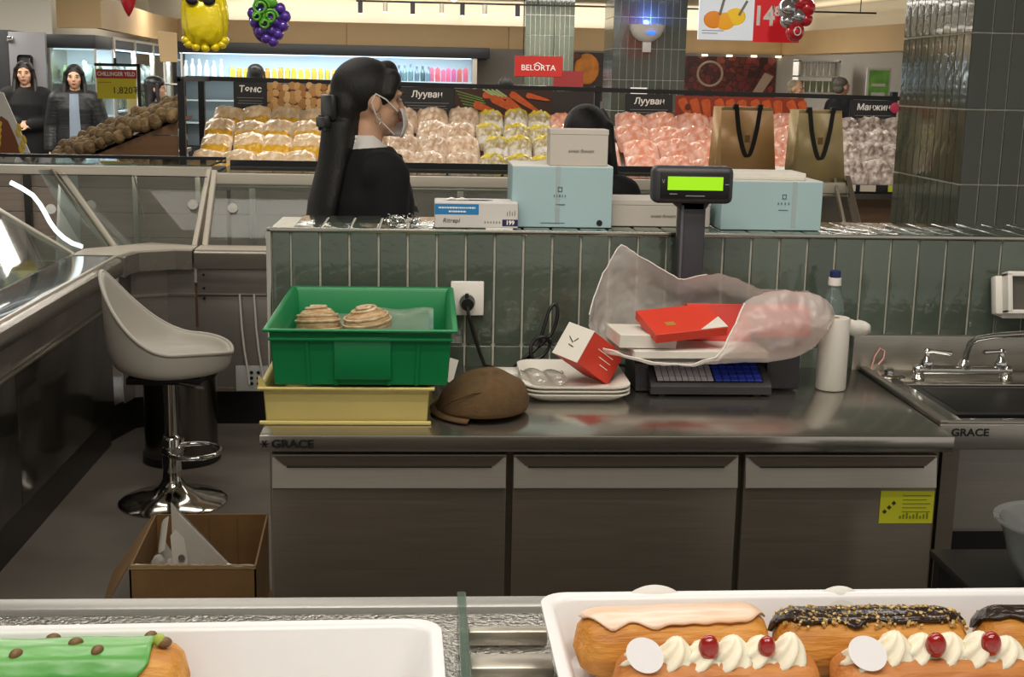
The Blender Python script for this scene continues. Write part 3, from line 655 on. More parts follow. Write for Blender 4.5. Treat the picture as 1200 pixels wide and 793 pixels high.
def bag_pt(u, v):
    f = u * (len(stn) - 1); i = min(int(f), len(stn) - 2); t = f - i
    a = [stn[i][k] * (1 - t) + stn[i + 1][k] * t for k in range(7)]
    x, zt, zl, zb, y0, y1, yt = a; zm = (zb + min(zt, zl + .06)) / 2
    ctrl = [(y0 + (yt - y0) * max(0, min(1, (zl - zb - .03) / max(.02, zt - zb))), zl), (y0, zb + (zl - zb) * .55), (y0 + .03 * (y1 - y0) / .2, zb + .002), ((y0 + y1) / 2, zb), (y1 - .03, zb + .003), (y1, zb + (zt - zb) * .35), (y1 - .004, zb + (zt - zb) * .7), (yt, zt)]
    g = v * (len(ctrl) - 1); j = min(int(g), len(ctrl) - 2); s = g - j
    q = [ctrl[max(j - 1, 0)], ctrl[j], ctrl[j + 1], ctrl[min(j + 2, len(ctrl) - 1)]]
    r_ = []
    for d_ in range(2):
        p0, p1, p2, p3 = [k[d_] for k in q]
        r_.append(.5 * (2 * p1 + (p2 - p0) * s + (2 * p0 - 5 * p1 + 4 * p2 - p3) * s * s + (3 * p1 - p0 - 3 * p2 + p3) * s ** 3))
    n1 = mnoise.noise(Vector((x * 28, r_[0] * 9, r_[1] * 16))); n2 = mnoise.noise(Vector((x * 60 + 3, r_[0] * 25, r_[1] * 55)))
    crease = abs(mnoise.noise(Vector((x * 16 + r_[1] * 30, r_[0] * 8, 4.2))))
    amp = 1.0 if v < .25 or v > .6 else .25
    fold = .0045 * math.sin(42 * v + 9 * mnoise.noise(Vector((x * 9, v * 2, 0)))) * max(0, min(1, (x - .60) / .1)) * min(1, (.92 - x) / .06) if .6 < x else .0025 * math.sin(30 * v + 40 * x) * (1 if v > .6 else 0)
    return (x + .003 * n2, r_[0] - fold * .6 - .006 * n1 * amp - .003 * n2 * amp, max(.9574 if r_[0] > 2.765 else .948, r_[1] - (.010 if r_[0] < 2.76 else 0) + (.004 * n1 + .003 * n2 - .010 * crease + fold * .5) * amp))
pb = thing('carrier_bag', 'thin white plastic carrier bag of red cartons lying on the scale', 'bag', (.64, 2.81, .957))
obj('bag_film', MB().sheet(bag_pt, 110, 70), film, pb, 180)
hem = [bag_pt(0.0 + .64 * k / 30, 0) for k in range(31)]
obj('front_hem', MB().tube([Vector(p) for p in hem], .0022, 6), mat('bag_hem', '#d8d4ce', .5), pb, 80)
obj('back_hem', MB().tube([Vector(bag_pt(.0 + .5 * k / 30, 1)) for k in range(31)], .0016, 6), MATS['bag_hem'], pb, 80)
def carton(name, label, c, dim, rot, m, group=None):
    o = single(name, MB().cbox((0, 0, 0), dim, .0015, 1), m, label, 'carton', group)
    o.location = Vector(c); o.rotation_euler = rot
    # keep the origin at the box centre line
    for v in o.data.vertices: v.co.z -= dim[2] / 2
    return o
wcard = mat('white_carton', '#d8d5cc', .6, var=.05, vscale=20)
carton('white_carton', 'flat white carton in the mouth of the plastic bag', (.478, 2.812, .992), (.13, .13, .03), (0, R(2), R(6)), wcard)
rc = thing('red_carton', 'flat red carton with a small gold label inside the plastic bag', 'carton', (0, 0, 0))
obj('carton_body', MB().cbox((0, 0, 0), (.17, .13, .022), .0015, 1), red, rc)
obj('gold_label', MB().cbox((-.035, -.02, .0114), (.022, .018, .0006)), mat('gold_print', '#c79a4a', .4, .4), rc)
obj('white_corner', MB().prism([(.02, -.064), (.085, -.064), (.085, -.01)], .0006, Matrix.Translation((0, 0, .0112))), wcard, rc)
rc.location = (.565, 2.795, 1.026); rc.rotation_euler = (R(14), R(-4), R(12))
carton('pink_red_carton', 'red carton deep inside the plastic bag behind the fold', (.795, 2.815, 1.03), (.12, .10, .06), (0, R(-3), R(-4)), mat('red_carton', '#d24a42', .6))
carton('red_carton_behind', 'red carton upright at the back inside the plastic bag', (.665, 2.865, 1.015), (.15, .03, .085), (R(-10), 0, R(-3)), MATS['red_carton']).name = 'upright_red_carton'
carton('white_tray_box', 'long white carton at the bottom of the plastic bag', (.60, 2.81, .9665), (.30, .16, .017), (0, 0, R(1)), wcard).name = 'long_white_carton'

# ================================================================ THINGS ON THE LEDGE OF THE TILED WALL
LZ = WTOP + .0035
blue = mat('pale_blue_card', '#a0bcc1', .55, var=.05, vscale=5)
tape = glassy('clear_tape', '#eef2f0', .5, .15, mixc='#c2d4d6')
def blue_box(name, label, x0, x1, y0, d, h, tapex, marks):
    t = thing(name, label, 'box', ((x0 + x1) / 2, y0 + d / 2, LZ))
    obj('carton_body', MB().box((x0, y0, LZ), (x1, y0 + d, LZ + h), .0015, 1), blue, t)
    obj('lid_top', MB().box((x0 + .001, y0 + .001, LZ + h - .0005), (x1 - .001, y0 + d - .001, LZ + h + .0015)), mat('white_card_top', '#d3d2cb', .6), t)
    obj('tape_strip', MB().box((tapex, y0 - .0006, LZ + h * .06), (tapex + .011, y0 - .0001, LZ + h)), tape, t)
    for (tx, tz, w_, h_) in marks: obj('printed_mark', MB().box((tx - w_ / 2, y0 - .0009, LZ + tz - h_ / 2), (tx + w_ / 2, y0 - .0003, LZ + tz + h_ / 2)), mat('grey_blue_ink', '#51666e', .6), t)
    return t
b1 = blue_box('blue_gift_box', 'tall pale blue carton with taped seam on the ledge, under the white box', .20, .446, 3.115, .19, .148, .306,
    [(.317, .098, .010, .0022), (.317, .088, .010, .0022), (.3125, .093, .0022, .012), (.3215, .093, .0022, .012), (.303, .077, .002, .006), (.310, .077, .002, .006), (.3165, .077, .004, .006), (.323, .077, .002, .006), (.330, .077, .002, .006), (.319, .056, .022, .0022), (.30, .011, .06, .0016)])
obj('round_emblem', MB().cyl((.416, 3.1143, LZ + .012), (.416, 3.1151, LZ + .012), .0075, n=18), ink, b1)
b2 = blue_box('blue_gift_box', 'low pale blue carton on the ledge right of the scale display', .716, .968, 3.112, .17, .12, .892,
    [(.872, .088, .010, .002), (.872, .078, .010, .002), (.8675, .083, .002, .011), (.8765, .083, .002, .011), (.858, .066, .003, .006), (.866, .066, .003, .006), (.875, .066, .003, .006), (.884, .066, .003, .006), (.871, .050, .024, .002)])
def plain_box(name, label, a, c, m, txt=None):
    t = thing(name, label, 'box', ((a[0] + c[0]) / 2, (a[1] + c[1]) / 2, a[2]))
    obj('carton_body', MB().box(a, c, .0015, 1), m, t)
    obj('lid_edge', MB().box((a[0] - .001, a[1] - .001, c[2] - .012), (c[0] + .001, c[1] + .001, c[2] + .001), .001, 1), m, t)
    if txt: text('printed_name', txt, .011, ((a[0] + c[0]) / 2 + .005, a[1] - .0016, a[2] + (c[2] - a[2]) * .42), mat('grey_ink', '#7c766e', .6), t, th=.0003, shear=.3)
    return t
wc2 = mat('offwhite_card', '#bdb7ae', .6, var=.05, vscale=6)
plain_box('white_gift_box', 'small off-white box standing on top of the tall blue carton', (.29, 3.12, LZ + .150), (.432, 3.20, LZ + .237), wc2, 'sweet flowers')
plain_box('white_gift_box', 'long off-white box on the ledge behind the scale pole', (.452, 3.16, LZ), (.70, 3.31, LZ + .065), wc2, 'sweet flowers')
plain_box('white_gift_box', 'white flat box lying on top of the low blue carton', (.745, 3.14, LZ + .122), (.93, 3.27, LZ + .138), wcard)
gv = thing('glove_box', 'white glove dispenser box with blue panel lying on the ledge', 'box', (.11, 3.1, LZ))
obj('carton_body', MB().box((.012, 3.075, LZ), (.213, 3.185, LZ + .062), .002, 1), mat('glove_card', '#c9c7c4', .5), gv)
obj('opening', MB().prism([(-.035, 0), (-.02, -.012), (.02, -.012), (.035, 0), (.02, .012), (-.02, .012)], .001, Matrix.Translation((.12, 3.13, LZ + .0618))), mat('slot_dark', '#2b2926', .8), gv)
obj('torn_film', MB().sheet(lambda u, v: (.04 + .05 * u, 3.12 + .03 * v, LZ + .0635 + .004 * math.sin(6 * u) ** 2), 8, 4), white, gv)
obj('blue_panel', MB().box((.0125, 3.0742, LZ + .033), (.118, 3.0752, LZ + .058), .0003, 1), mat('azure_print', '#1d78b4', .5), gv)
obj('navy_end_panel', MB().box((.2125, 3.08, LZ + .002), (.2138, 3.18, LZ + .06)), mat('navy_print', '#1d1c4e', .5), gv)  # navy panel over the right end of the carton
_r2 = random.Random(4)
for zz, x0_, x1_ in ((.049, .022, .110), (.040, .046, .088)):
    xx = x0_
    while xx < x1_:
        wv = _r2.uniform(.002, .006); obj('printed_letter', MB().box((xx, 3.0736, LZ + zz - .0018), (min(xx + wv, x1_), 3.0744, LZ + zz + .0018)), inkw, gv); xx += wv + .0014
text('brand_text', 'Ritrepl', .015, (.052, 3.0743, LZ + .018), ink, gv, th=.0002, shear=.2)
obj('navy_tab', MB().box((.175, 3.0742, LZ + .006), (.2125, 3.0752, LZ + .022), .0003, 1), MATS['navy_print'], gv)
text('count_text', '199', .014, (.194, 3.0738, LZ + .014), inkw, gv, th=.0002, bold=.0004)
for k in range(6): obj('printed_mark', MB().box((.132 + k * .007, 3.0743, LZ + .012), (.135 + k * .007, 3.0749, LZ + .017)), MATS['grey_ink'], gv)
for k in range(4): obj('printed_mark', MB().box((.186 + k * .006, 3.0743, LZ + .031), (.188 + k * .006, 3.0749, LZ + .04 + .003 * (k % 2))), MATS['grey_ink'], gv)
# steel wool pad made of curled wire
sw = MB()
for k in range(46):
    c_ = Vector((random.uniform(-.10, -.03), random.uniform(3.08, 3.13), LZ + random.uniform(.006, .02))); r_ = random.uniform(.006, .011); ax = Vector((random.gauss(0, 1), random.gauss(0, 1), random.gauss(0, 1))).normalized(); a_ = ax.orthogonal().normalized(); b_ = ax.cross(a_)
    sw.tube([c_ + (a_ * math.cos(t) + b_ * math.sin(t)) * r_ + ax * .001 * t for t in [i * .55 for i in range(13)]], .0009, 4)
sw.v = [(p[0], p[1], max(p[2], LZ + .0005)) for p in sw.v]
single('steel_wool_pad', sw, chrome, 'silver curled steel wool pad on the ledge beside the glove box', 'scouring pad')
single('white_slip', MB().box((.135, 3.056, LZ - .001), (.20, 3.07, LZ + .002)), white, 'thin white paper slip lying at the front of the ledge', 'paper')
# ================================================================ GLASS DISPLAY COUNTERS (left arm, corner, back arm)
case_grey = mat('case_grey_steel', '#96908a', .34, .45, var=.08, vscale=5, stretch=(1, 1, 12), rvar=.05)
case_dark = mat('case_dark_gloss', '#3a3733', .14, .3)
bull = mat('bullnose_steel', '#989289', .26, .55, rvar=.05, vscale=5)
plank_m = per_object(mat('greyed_planks', '#9a887c', .6, var=.2, vscale=4, stretch=(.6, 3, 12)), .85, 1.1)
white_in = mat('case_white', '#b9bcb8', .5)
kickm = mat('kick_black', '#0f0e0d', .3)
led_refl_m = mat('led_reflection', '#eaf6f4', .4, emit=1.6)
def bar(mb, p0, p1, w, d, up=(0, 0, 1)):
    """flat bar between two points, w across, d deep"""
    p0 = Vector(p0); p1 = Vector(p1); z = (p1 - p0).normalized(); x = Vector(up).cross(z)
    if x.length < .01: x = Vector((1, 0, 0))
    x.normalize(); y = z.cross(x); L = (p1 - p0).length
    M = Matrix(((x.x, y.x, z.x, p0.x), (x.y, y.y, z.y, p0.y), (x.z, y.z, z.z, p0.z), (0, 0, 0, 1)))
    return mb.box((-w / 2, -d / 2, 0), (w / 2, d / 2, L), min(w, d) * .15, 1, M=M)
def pane(name, a, b, c, d, parent, m=glass, th=.006):
    a, b, c, d = map(Vector, (a, b, c, d)); n = (b - a).cross(d - a).normalized() * th / 2
    return obj(name, MB().add([p - n for p in (a, b, c, d)] + [p + n for p in (a, b, c, d)], [(3, 2, 1, 0), (4, 5, 6, 7), (0, 1, 5, 4), (1, 2, 6, 5), (2, 3, 7, 6), (3, 0, 4, 7)]), m, parent)
def knob(p, n, parent):
    p = Vector(p); n = Vector(n).normalized()
    obj('finger_pull', MB().cyl(p - n * .004, p + n * .006, .022, n=20).cyl(p + n * .006, p + n * .008, .012, .010, 14), white, parent)
# ---- left arm
la = thing('glass_display_counter', 'long dark glass display counter running along the left side', 'display counter', (-1.75, 3.6, 0))
obj('kick_plate', MB().box((-2.3, 1.7, 0), (-1.345, 5.35, .15)), kickm, la)
for y0, y1 in ((1.7, 2.9), (2.905, 4.1), (4.105, 5.35)):
    obj('front_panel', MB().box((-1.36, y0, .15), (-1.325, y1, .60), .003), case_dark, la)
    obj('upper_panel', MB().box((-1.37, y0, .605), (-1.335, y1, .715), .004), case_grey, la)
obj('trim_strip', MB().box((-1.335, 1.7, .597), (-1.318, 5.35, .607), .002), alu, la)
pf = [(-1.262, .765), (-1.266, .79), (-1.285, .80), (-1.5, .80), (-1.5, .78), (-1.38, .72), (-1.285, .722), (-1.268, .735)]
obj('bullnose', MB().prism(pf, 3.65, Matrix(((1, 0, 0, 0), (0, 0, -1, 5.35), (0, 1, 0, 0), (0, 0, 0, 1)))), bull, la, 50)
obj('glass_sill', MB().box((-1.48, 1.7, .8), (-1.30, 5.40, .806), .001), glassy('sill_glass', '#cfe0ee', .30, .06, 1.6, mixc='#aab9c8'), la)
obj('sill_edge', MB().box((-1.305, 1.7, .80), (-1.295, 5.40, .809), .001), cream_alu, la)
def la_top(y): return (-1.95, y, 1.12)
ys = [1.7, 3.35, 4.45, 5.42]
for i in range(3): pane('glass_pane', (-1.487, ys[i] + .02, .81), (-1.487, ys[i + 1] - .02, .81), la_top(ys[i + 1] - .1), la_top(ys[i] - .1), la, glass_t)
for y in ys[1:]:
    obj('mullion', bar(MB(), (-1.485, y, .80), la_top(y - .1), .022, .03, (0, 1, 0)), cream_alu, la)
obj('top_rail', MB().box((-1.97, 1.7, 1.105), (-1.93, 5.6, 1.135), .004), cream_alu, la)
obj('customer_glass', MB().box((-2.32, 1.7, .75), (-2.31, 5.35, 1.12)), glass_t, la)
obj('top_glass', MB().box((-2.32, 1.7, 1.122), (-1.95, 5.35, 1.13)), glass, la)
obj('inner_shelf', MB().box((-2.3, 1.7, .72), (-1.49, 5.35, .745)), white_in, la)
obj('customer_front', MB().box((-2.36, 1.7, .0), (-2.32, 5.35, .76)), case_grey, la)
for k in range(3):   # product trays inside the left counter
    single('white_display_tray', MB().box((-2.15, 3.2 + k * .62, .746), (-1.62, 3.72 + k * .62, .775), .01), white_in, ('nearest', 'middle', 'farthest')[k] + ' white display tray inside the left glass counter', 'tray', 'trays inside the left counter')
# ---- corner unit
co = thing('corner_display_unit', 'angled corner display unit with two slanting glass panes', 'display counter', (-1.4, 5.9, 0))
G = [(-1.487, 5.60), (-1.38, 5.70), (-1.25, 5.84), (-1.045, 5.755)]          # foot of the glass
TT = [(-1.74, 5.86), (-1.66, 5.90), (-1.345, 5.93), (-1.0, 5.93)]            # top of the glass
Bn = [(-1.262, 5.35), (-1.262, 5.42), (-1.24, 5.53), (-1.10, 5.60), (-1.03, 5.60)]
def strip(name, pts, off, z0, z1, m, parent, bev=0):
    o2 = [(x + off[0], y + off[1]) for x, y in pts][::-1]
    return obj(name, MB().prism(list(pts) + o2, z1 - z0, Matrix.Translation((0, 0, z0))), m, parent)
strip('bullnose', Bn[:3], (-.12, .16), .72, .80, bull, co)
strip('bullnose', Bn[2:4], (-.10, .16), .72, .80, bull, co)
strip('bullnose', Bn[3:], (.0, .16), .72, .80, bull, co)
for seg in ((1, 2), (2, 3), (3, 4)):
    p0, p1 = Bn[seg[0]], Bn[seg[1]]; q0 = (p0[0] - .05, p0[1] + .05); q1 = (p1[0] - .05 * (seg[0] < 3), p1[1] + .05)
    strip('upper_panel', [q0, q1], (-.02, .06), .605, .715, case_grey, co); strip('lower_panel', [q0, q1], (-.02, .06), .15, .60, case_grey, co)
    strip('trim_strip', [(q0[0] + .006, q0[1] - .008), (q1[0] + .004, q1[1] - .008)], (-.01, .03), .597, .607, alu, co)
strip('kick_plate', [(-1.36, 5.40), (-1.30, 5.62), (-1.15, 5.69), (-1.03, 5.69)], (-.3, .3), 0, .148, kickm, co)
obj('sill', MB().prism([(-1.30, 5.36), (-1.27, 5.54), (-1.11, 5.62), (-1.03, 5.62), (-1.03, 5.755), (-1.25, 5.85), (-1.39, 5.71), (-1.487, 5.6), (-1.487, 5.36)], .006, Matrix.Translation((0, 0, .80))), cream_alu, co)
zb, zt = .806, 1.12
for i in range(3): pane('glass_pane', G[i] + (zb,), G[i + 1] + (zb,), TT[i + 1] + (zt,), TT[i] + (zt,), co, glass_t)
obj('mullion', bar(MB(), (G[1][0], G[1][1], .80), (TT[1][0], TT[1][1], 1.12), .024, .03, (0, 1, 0)), cream_alu, co)
obj('mullion', bar(MB(), (G[1][0] - .03, G[1][1] - .01, .80), (TT[1][0] - .03, TT[1][1] - .01, 1.12), .018, .03, (0, 1, 0)), alu, co)
obj('pane_joint', bar(MB(), (G[2][0], G[2][1], .80), (TT[2][0], TT[2][1], 1.12), .006, .008, (0, 1, 0)), alu, co)
obj('mullion', bar(MB(), (G[3][0], G[3][1], .80), (TT[3][0], TT[3][1], 1.13), .022, .03, (0, 1, 0)), cream_alu, co)
strip('top_rail', [(-2.6, 5.86), (-1.66, 5.885), (-1.345, 5.915), (-.995, 5.915)], (0, .05), 1.10, 1.14, cream_alu, co)
obj('rail_groove', MB().box((-2.6, 5.862, 1.1), (-1.0, 5.868, 1.103)), blackm, co)
obj('top_cap', MB().box((-2.6, 5.93, 1.14), (-1.0, 6.42, 1.15)), glass, co)
obj('top_edge', MB().box((-2.6, 6.41, 1.128), (-1.0, 6.43, 1.158)), blackm, co)
for (cx, cz) in ((-1.51, .97), (-1.06, .98)): knob((cx, 5.83 if cx < -1.3 else 5.83, cz), (0, -1, .3), co)
knob((-1.66, 5.74, .96), (.2, -1, .3), co)
bb = []
for r_ in range(5):
    obj('plank', MB().box((-2.6, 6.40, .52 + r_ * .12), (-1.0, 6.42, .636 + r_ * .12), .002, 1), plank_m, co)
obj('floor_board', MB().box((-2.6, 5.9, .60), (-1.0, 6.4, .615)), case_grey, co)
obj('white_divider', MB().prism([(5.95, .62), (6.38, .62), (6.38, 1.1), (6.1, 1.1)], .012, Matrix(((0, 0, 1, -1.72), (1, 0, 0, 0), (0, 1, 0, 0), (0, 0, 0, 1)))), white_in, co)
for px in (-1.95, -2.2): obj('post', MB().box((px - .015, 6.36, .62), (px + .015, 6.39, 1.12)), case_dark, co)
for px in (-1.42, -1.12): obj('post', MB().box((px - .012, 6.3, .62), (px + .012, 6.32, 1.12)), alu, co)
lt = [(-1.789, 5.62, 1.085), (-1.745, 5.62, 1.062), (-1.702, 5.63, 1.031), (-1.672, 5.63, .99), (-1.652, 5.63, .951), (-1.635, 5.63, .915), (-1.612, 5.63, .88), (-1.58, 5.63, .848), (-1.545, 5.63, .825), (-1.50, 5.62, .812)]
obj('glow_tube', MB().tube(lt, .010, 10), led_refl_m, co, 60)  # glowing curve drawn for LED light reflected in the curved glass edge
obj('yellow_price_tag', MB().box((-1.12, 6.38, .98), (-1.07, 6.395, 1.01)), mat('lime_tag', '#b7c42c', .5), co)
# ---- back arm
ba = thing('back_display_counter', 'glass display counter across the back of the service area behind the tiled wall', 'display counter', (.5, 5.9, 0))
BX0_, BX1_ = -1.02, 1.96
obj('kick_plate', MB().box((BX0_, 5.70, 0), (BX1_, 6.4, .15)), kickm, ba)
for x0, x1 in ((-1.02, -.52), (-.515, .6), (.605, 1.96)):
    obj('upper_panel', MB().box((x0, 5.65, .605), (x1, 5.69, .715), .003), case_grey, ba)
    obj('lower_panel', MB().box((x0, 5.655, .18), (x1, 5.69, .60), .003), case_grey, ba)
for px in (-.99, -.55):
    for pz in (.63, .69, .585): obj('screw', MB().cyl((px, 5.647, pz), (px, 5.655, pz), .006, n=8), black, ba)
obj('trim_strip', MB().box((BX0_, 5.643, .597), (BX1_, 5.655, .607), .002), alu, ba)
obj('vent_plate', MB().box((-.86, 5.648, .165), (-.70, 5.656, .28), .002), white_in, ba)
for k in range(6): obj('vent_hole', MB().cyl((-.79 + (k % 2) * .03, 5.645, .2 + (k // 2) * .025), (-.79 + (k % 2) * .03, 5.65, .2 + (k // 2) * .025), .008, n=10), black, ba)
obj('bullnose', MB().prism([(5.60, .755), (5.598, .79), (5.61, .80), (5.76, .80), (5.76, .775), (5.66, .72), (5.61, .722)], BX1_ - BX0_, Matrix(((0, 0, 1, BX0_), (1, 0, 0, 0), (0, 1, 0, 0), (0, 0, 0, 1)))), bull, ba, 50)
obj('sill', MB().box((BX0_, 5.62, .80), (BX1_, 5.77, .806), .001), cream_alu, ba)
ms = [-1.0, .38, 1.74]
for i in range(2):
    pane('glass_pane', (ms[i] + .02, 5.765, .81), (ms[i + 1] - .02, 5.765, .81), (ms[i + 1] - .02, 5.93, 1.10), (ms[i] + .035, 5.93, 1.10), ba, glass_t)
for i, x in enumerate(ms):
    obj('mullion', bar(MB(), (x, 5.76, .80), (x + .025, 5.925, 1.125), .024, .03, (0, 1, 0)), cream_alu, ba)
obj('top_rail', MB().box((-.97, 5.91, 1.065), (1.96, 5.96, 1.115), .004), cream_alu, ba)
obj('rail_lip', MB().box((-.97, 5.905, 1.05), (1.96, 5.925, 1.062), .003), alu, ba)
obj('top_glass', MB().box((-.98, 5.93, 1.112), (1.96, 6.42, 1.12)), glass, ba)
obj('top_edge', MB().box((-.98, 6.41, 1.105), (1.96, 6.43, 1.145)), blackm, ba)
for px in (-.28, .42, 1.3): obj('rail_clip', MB().box((px, 5.93, 1.12), (px + .035, 5.96, 1.133), .002), black, ba)
for r_ in range(5):
    obj('plank', MB().box((-.98, 6.40, .52 + r_ * .12), (1.96, 6.42, .636 + r_ * .12), .002, 1), plank_m, ba)
obj('floor_board', MB().box((-.98, 5.8, .58), (1.96, 6.4, .6)), case_grey, ba)
for px in (-.86, .15, 1.1): obj('post', MB().box((px - .015, 6.3, .6), (px + .015, 6.33, 1.10)), alu, ba)
knob((-.885, 5.84, .965), (0, -1, .45), ba)
obj('end_panel', MB().add([(1.945, 5.62, .80), (1.945, 5.95, 1.13), (1.945, 6.42, 1.13), (1.945, 6.42, .80), (1.96, 5.62, .80), (1.96, 5.95, 1.13), (1.96, 6.42, 1.13), (1.96, 6.42, .80)], [(0, 1, 2, 3), (7, 6, 5, 4), (0, 4, 5, 1), (1, 5, 6, 2), (2, 6, 7, 3), (3, 7, 4, 0)]), glass_t, ba)
obj('end_profile', bar(MB(), (1.955, 5.60, .80), (1.955, 5.94, 1.14), .03, .03, (0, 1, 0)), chrome, ba)
obj('end_profile', bar(MB(), (1.90, 5.62, .80), (1.90, 5.95, 1.13), .014, .02, (0, 1, 0)), alu, ba)
for k, px in enumerate((-.834, -.771)):
    obj('hanging_cord', MB().tube([(px, 5.640, .607), (px + .003, 5.636, .55), (px + .008, 5.634, .45), (px + .017, 5.634, .35), (px + .03, 5.636, .26), (px + .035, 5.636, .2)], .005, 8), white, ba, 80)

# lamps under the top rails of the cases
area('case_lamp', (.45, 5.99, 1.06), 2.8, .03, 2.6, NEUT, (R(35), 0, 0))
area('case_lamp', (-1.6, 5.99, 1.09), 1.2, .03, 1.6, NEUT, (R(35), 0, 0))
area('case_lamp', (-1.85, 4.0, 1.09), .03, 3.0, 4, NEUT, (0, R(35), 0))
# ================================================================ BAR STOOL
stl = thing('bar_stool', 'white bucket-seat bar stool on a chrome pedestal base', 'stool', (-.94, 4.6, 0))
sx_, sy_ = -.94, 4.6
obj('base', MB().lathe([(.001, 0), (.195, 0), (.197, .005), (.185, .012), (.13, .024), (.075, .042), (.048, .065), (.036, .09), (.034, .12)], (sx_, sy_, 0), 56), mat('stool_chrome', '#b9b5ad', .10, 1), stl, 60)
obj('pedestal', MB().lathe([(.034, .09), (.034, .24), (.03, .25), (.023, .255), (.023, .47)], (sx_, sy_, 0), 28), chrome, stl)
obj('footrest', MB().tube([(sx_, sy_ - .03, .20)] + [(sx_ + .085 + .095 * math.cos(a), sy_ - .02 + .10 * math.sin(a), .20) for a in [R(-150 + 15 * k) for k in range(21)]] + [(sx_, sy_ + .03, .20)], .009, 10), chrome, stl, 60)
obj('footrest_collar', MB().lathe([(.034, .185), (.038, .19), (.038, .21), (.034, .215)], (sx_, sy_, 0), 24), chrome, stl)
obj('seat_plate', MB().box((sx_ - .13, sy_ - .11, .468), (sx_ + .13, sy_ + .11, .492), .004), black, stl)
obj('height_lever', MB().tube([(sx_ + .05, sy_ - .1, .475), (sx_ + .12, sy_ - .14, .47), (sx_ + .15, sy_ - .15, .468)], .006, 8), chrome, stl)
def rimz(a):      # rim height around the shell, a = 0 is the seat front (+x)
    b = abs(a) / math.pi
    s = max(0, (b - .40) / .60); s = s * s * (3 - 2 * s)
    return .566 + .03 * math.sin(min(1, b / .4) * math.pi / 2) + .262 * s ** 1.15
Na = 64; rs = []
def ringp(fr, zf, inner):
    rg = []
    for k in range(Na):
        a = -math.pi + 2 * math.pi * k / Na; zr = rimz(a); b = abs(a) / math.pi
        back = max(0, (b - .5) / .5)
        rx = .232 - .012 * back; ry = .215 - (.045 * back)
        if not inner:
            g = fr; z = .495 + (zr - .495) * zf
        else:
            g = fr; z = .548 + (zr - .548) * zf
        lean = .0
        rg.append((sx_ - .005 + math.cos(a) * rx * g - lean, sy_ + math.sin(a) * ry * g, z))
    return rg
for fr_, zf in ((.05, 0), (.45, 0), (.70, .01), (.86, .07), (.945, .22), (.98, .5), (.995, .85), (1.0, .985)): rs.append(ringp(fr_, zf, False))
for fr_, zf in ((.985, 1.0), (.95, .985), (.925, .9), (.90, .6), (.86, .3), (.76, .10), (.5, .02), (.05, 0)): rs.append(ringp(fr_, zf, True))
subd(obj('bucket_seat', MB().rings(rs), mat('white_leather', '#c9c4ba', .42, var=.05, vscale=4, bump=.05, bscale=250), stl, 180), 1)
obj('rim_piping', MB().tube([Vector(ringp(1.0, 1.0, False)[k]) for k in range(Na)], .007, 8, True), MATS['white_leather'], stl, 180)

# ================================================================ PEDAL BIN AND CARDBOARD BOX
pbn = thing('steel_bin', 'round stainless steel bin with black rings behind the stool', 'bin', (-1.01, 5.15, 0))
obj('base_ring', MB().lathe([(.15, 0), (.156, .004), (.156, .035), (.148, .04)], (-1.01, 5.15, 0), 40), black, pbn)
obj('drum', MB().lathe([(.146, .035), (.146, .385), (.141, .387)], (-1.01, 5.15, 0), 48), mat('bin_steel', '#77736c', .2, 1), pbn)
obj('bin_liner', MB().lathe([(.147, .35), (.153, .36), (.152, .378), (.148, .392), (.138, .392), (.136, .36)], (-1.01, 5.15, 0), 40), mat('black_liner', '#191817', .25, bump=.6, bscale=60), pbn, 180)
cb = thing('cardboard_box', 'open brown cardboard box with loose flap on the floor', 'box', (-.65, 3.52, 0))
bx0, bx1, by0, by1, bh = -.80, -.462, 3.31, 3.74, .25
t_ = .005
obj('bottom', MB().box((bx0, by0, .002), (bx1, by1, .008)), card, cb)
obj('front_side', MB().box((bx0, by0, .002), (bx1, by0 + t_, bh)), card, cb); obj('back_side', MB().box((bx0 - .02, by1 - t_, .002), (bx1 - .02, by1, bh)), card, cb)
obj('left_side', MB().add([(bx0, by0, .002), (bx0 - .02, by1, .002), (bx0 - .02, by1, bh), (bx0, by0, bh), (bx0 + t_, by0, .002), (bx0 - .02 + t_, by1, .002), (bx0 - .02 + t_, by1, bh), (bx0 + t_, by0, bh)], [(0, 1, 2, 3), (7, 6, 5, 4), (0, 4, 5, 1), (3, 2, 6, 7), (0, 3, 7, 4), (1, 5, 6, 2)]), card, cb)
obj('right_side', MB().add([(bx1 - t_, by0, .002), (bx1 - .02 - t_, by1, .002), (bx1 - .02 - t_, by1, bh), (bx1 - t_, by0, bh), (bx1, by0, .002), (bx1 - .02, by1, .002), (bx1 - .02, by1, bh), (bx1, by0, bh)], [(0, 1, 2, 3), (7, 6, 5, 4), (0, 4, 5, 1), (3, 2, 6, 7), (0, 3, 7, 4), (1, 5, 6, 2)]), card, cb)
obj('left_flap', MB().add([(bx0 - .005, by0 + .02, bh), (bx0 - .025, by1 - .02, bh), (bx0 - .13, by1 - .10, .10), (bx0 - .10, by0 + .04, .08), (bx0, by0 + .02, bh + .004), (bx0 - .02, by1 - .02, bh + .004), (bx0 - .125, by1 - .10, .104), (bx0 - .095, by0 + .04, .084)], [(0, 1, 2, 3), (7, 6, 5, 4), (0, 4, 5, 1), (3, 2, 6, 7), (0, 3, 7, 4), (1, 5, 6, 2)]), card, cb)
obj('torn_tape', MB().sheet(lambda u, v: (bx0 + (bx1 - bx0) * u, by0 - .002 + .012 * v, bh - .006 + .012 * math.sin(math.pi * v) + .003 * mnoise.noise(Vector((u * 22, v * 3, 1)))), 40, 4), glassy('packing_tape', '#d8c9a0', .4, .15, mixc='#a88a55'), cb, 180)
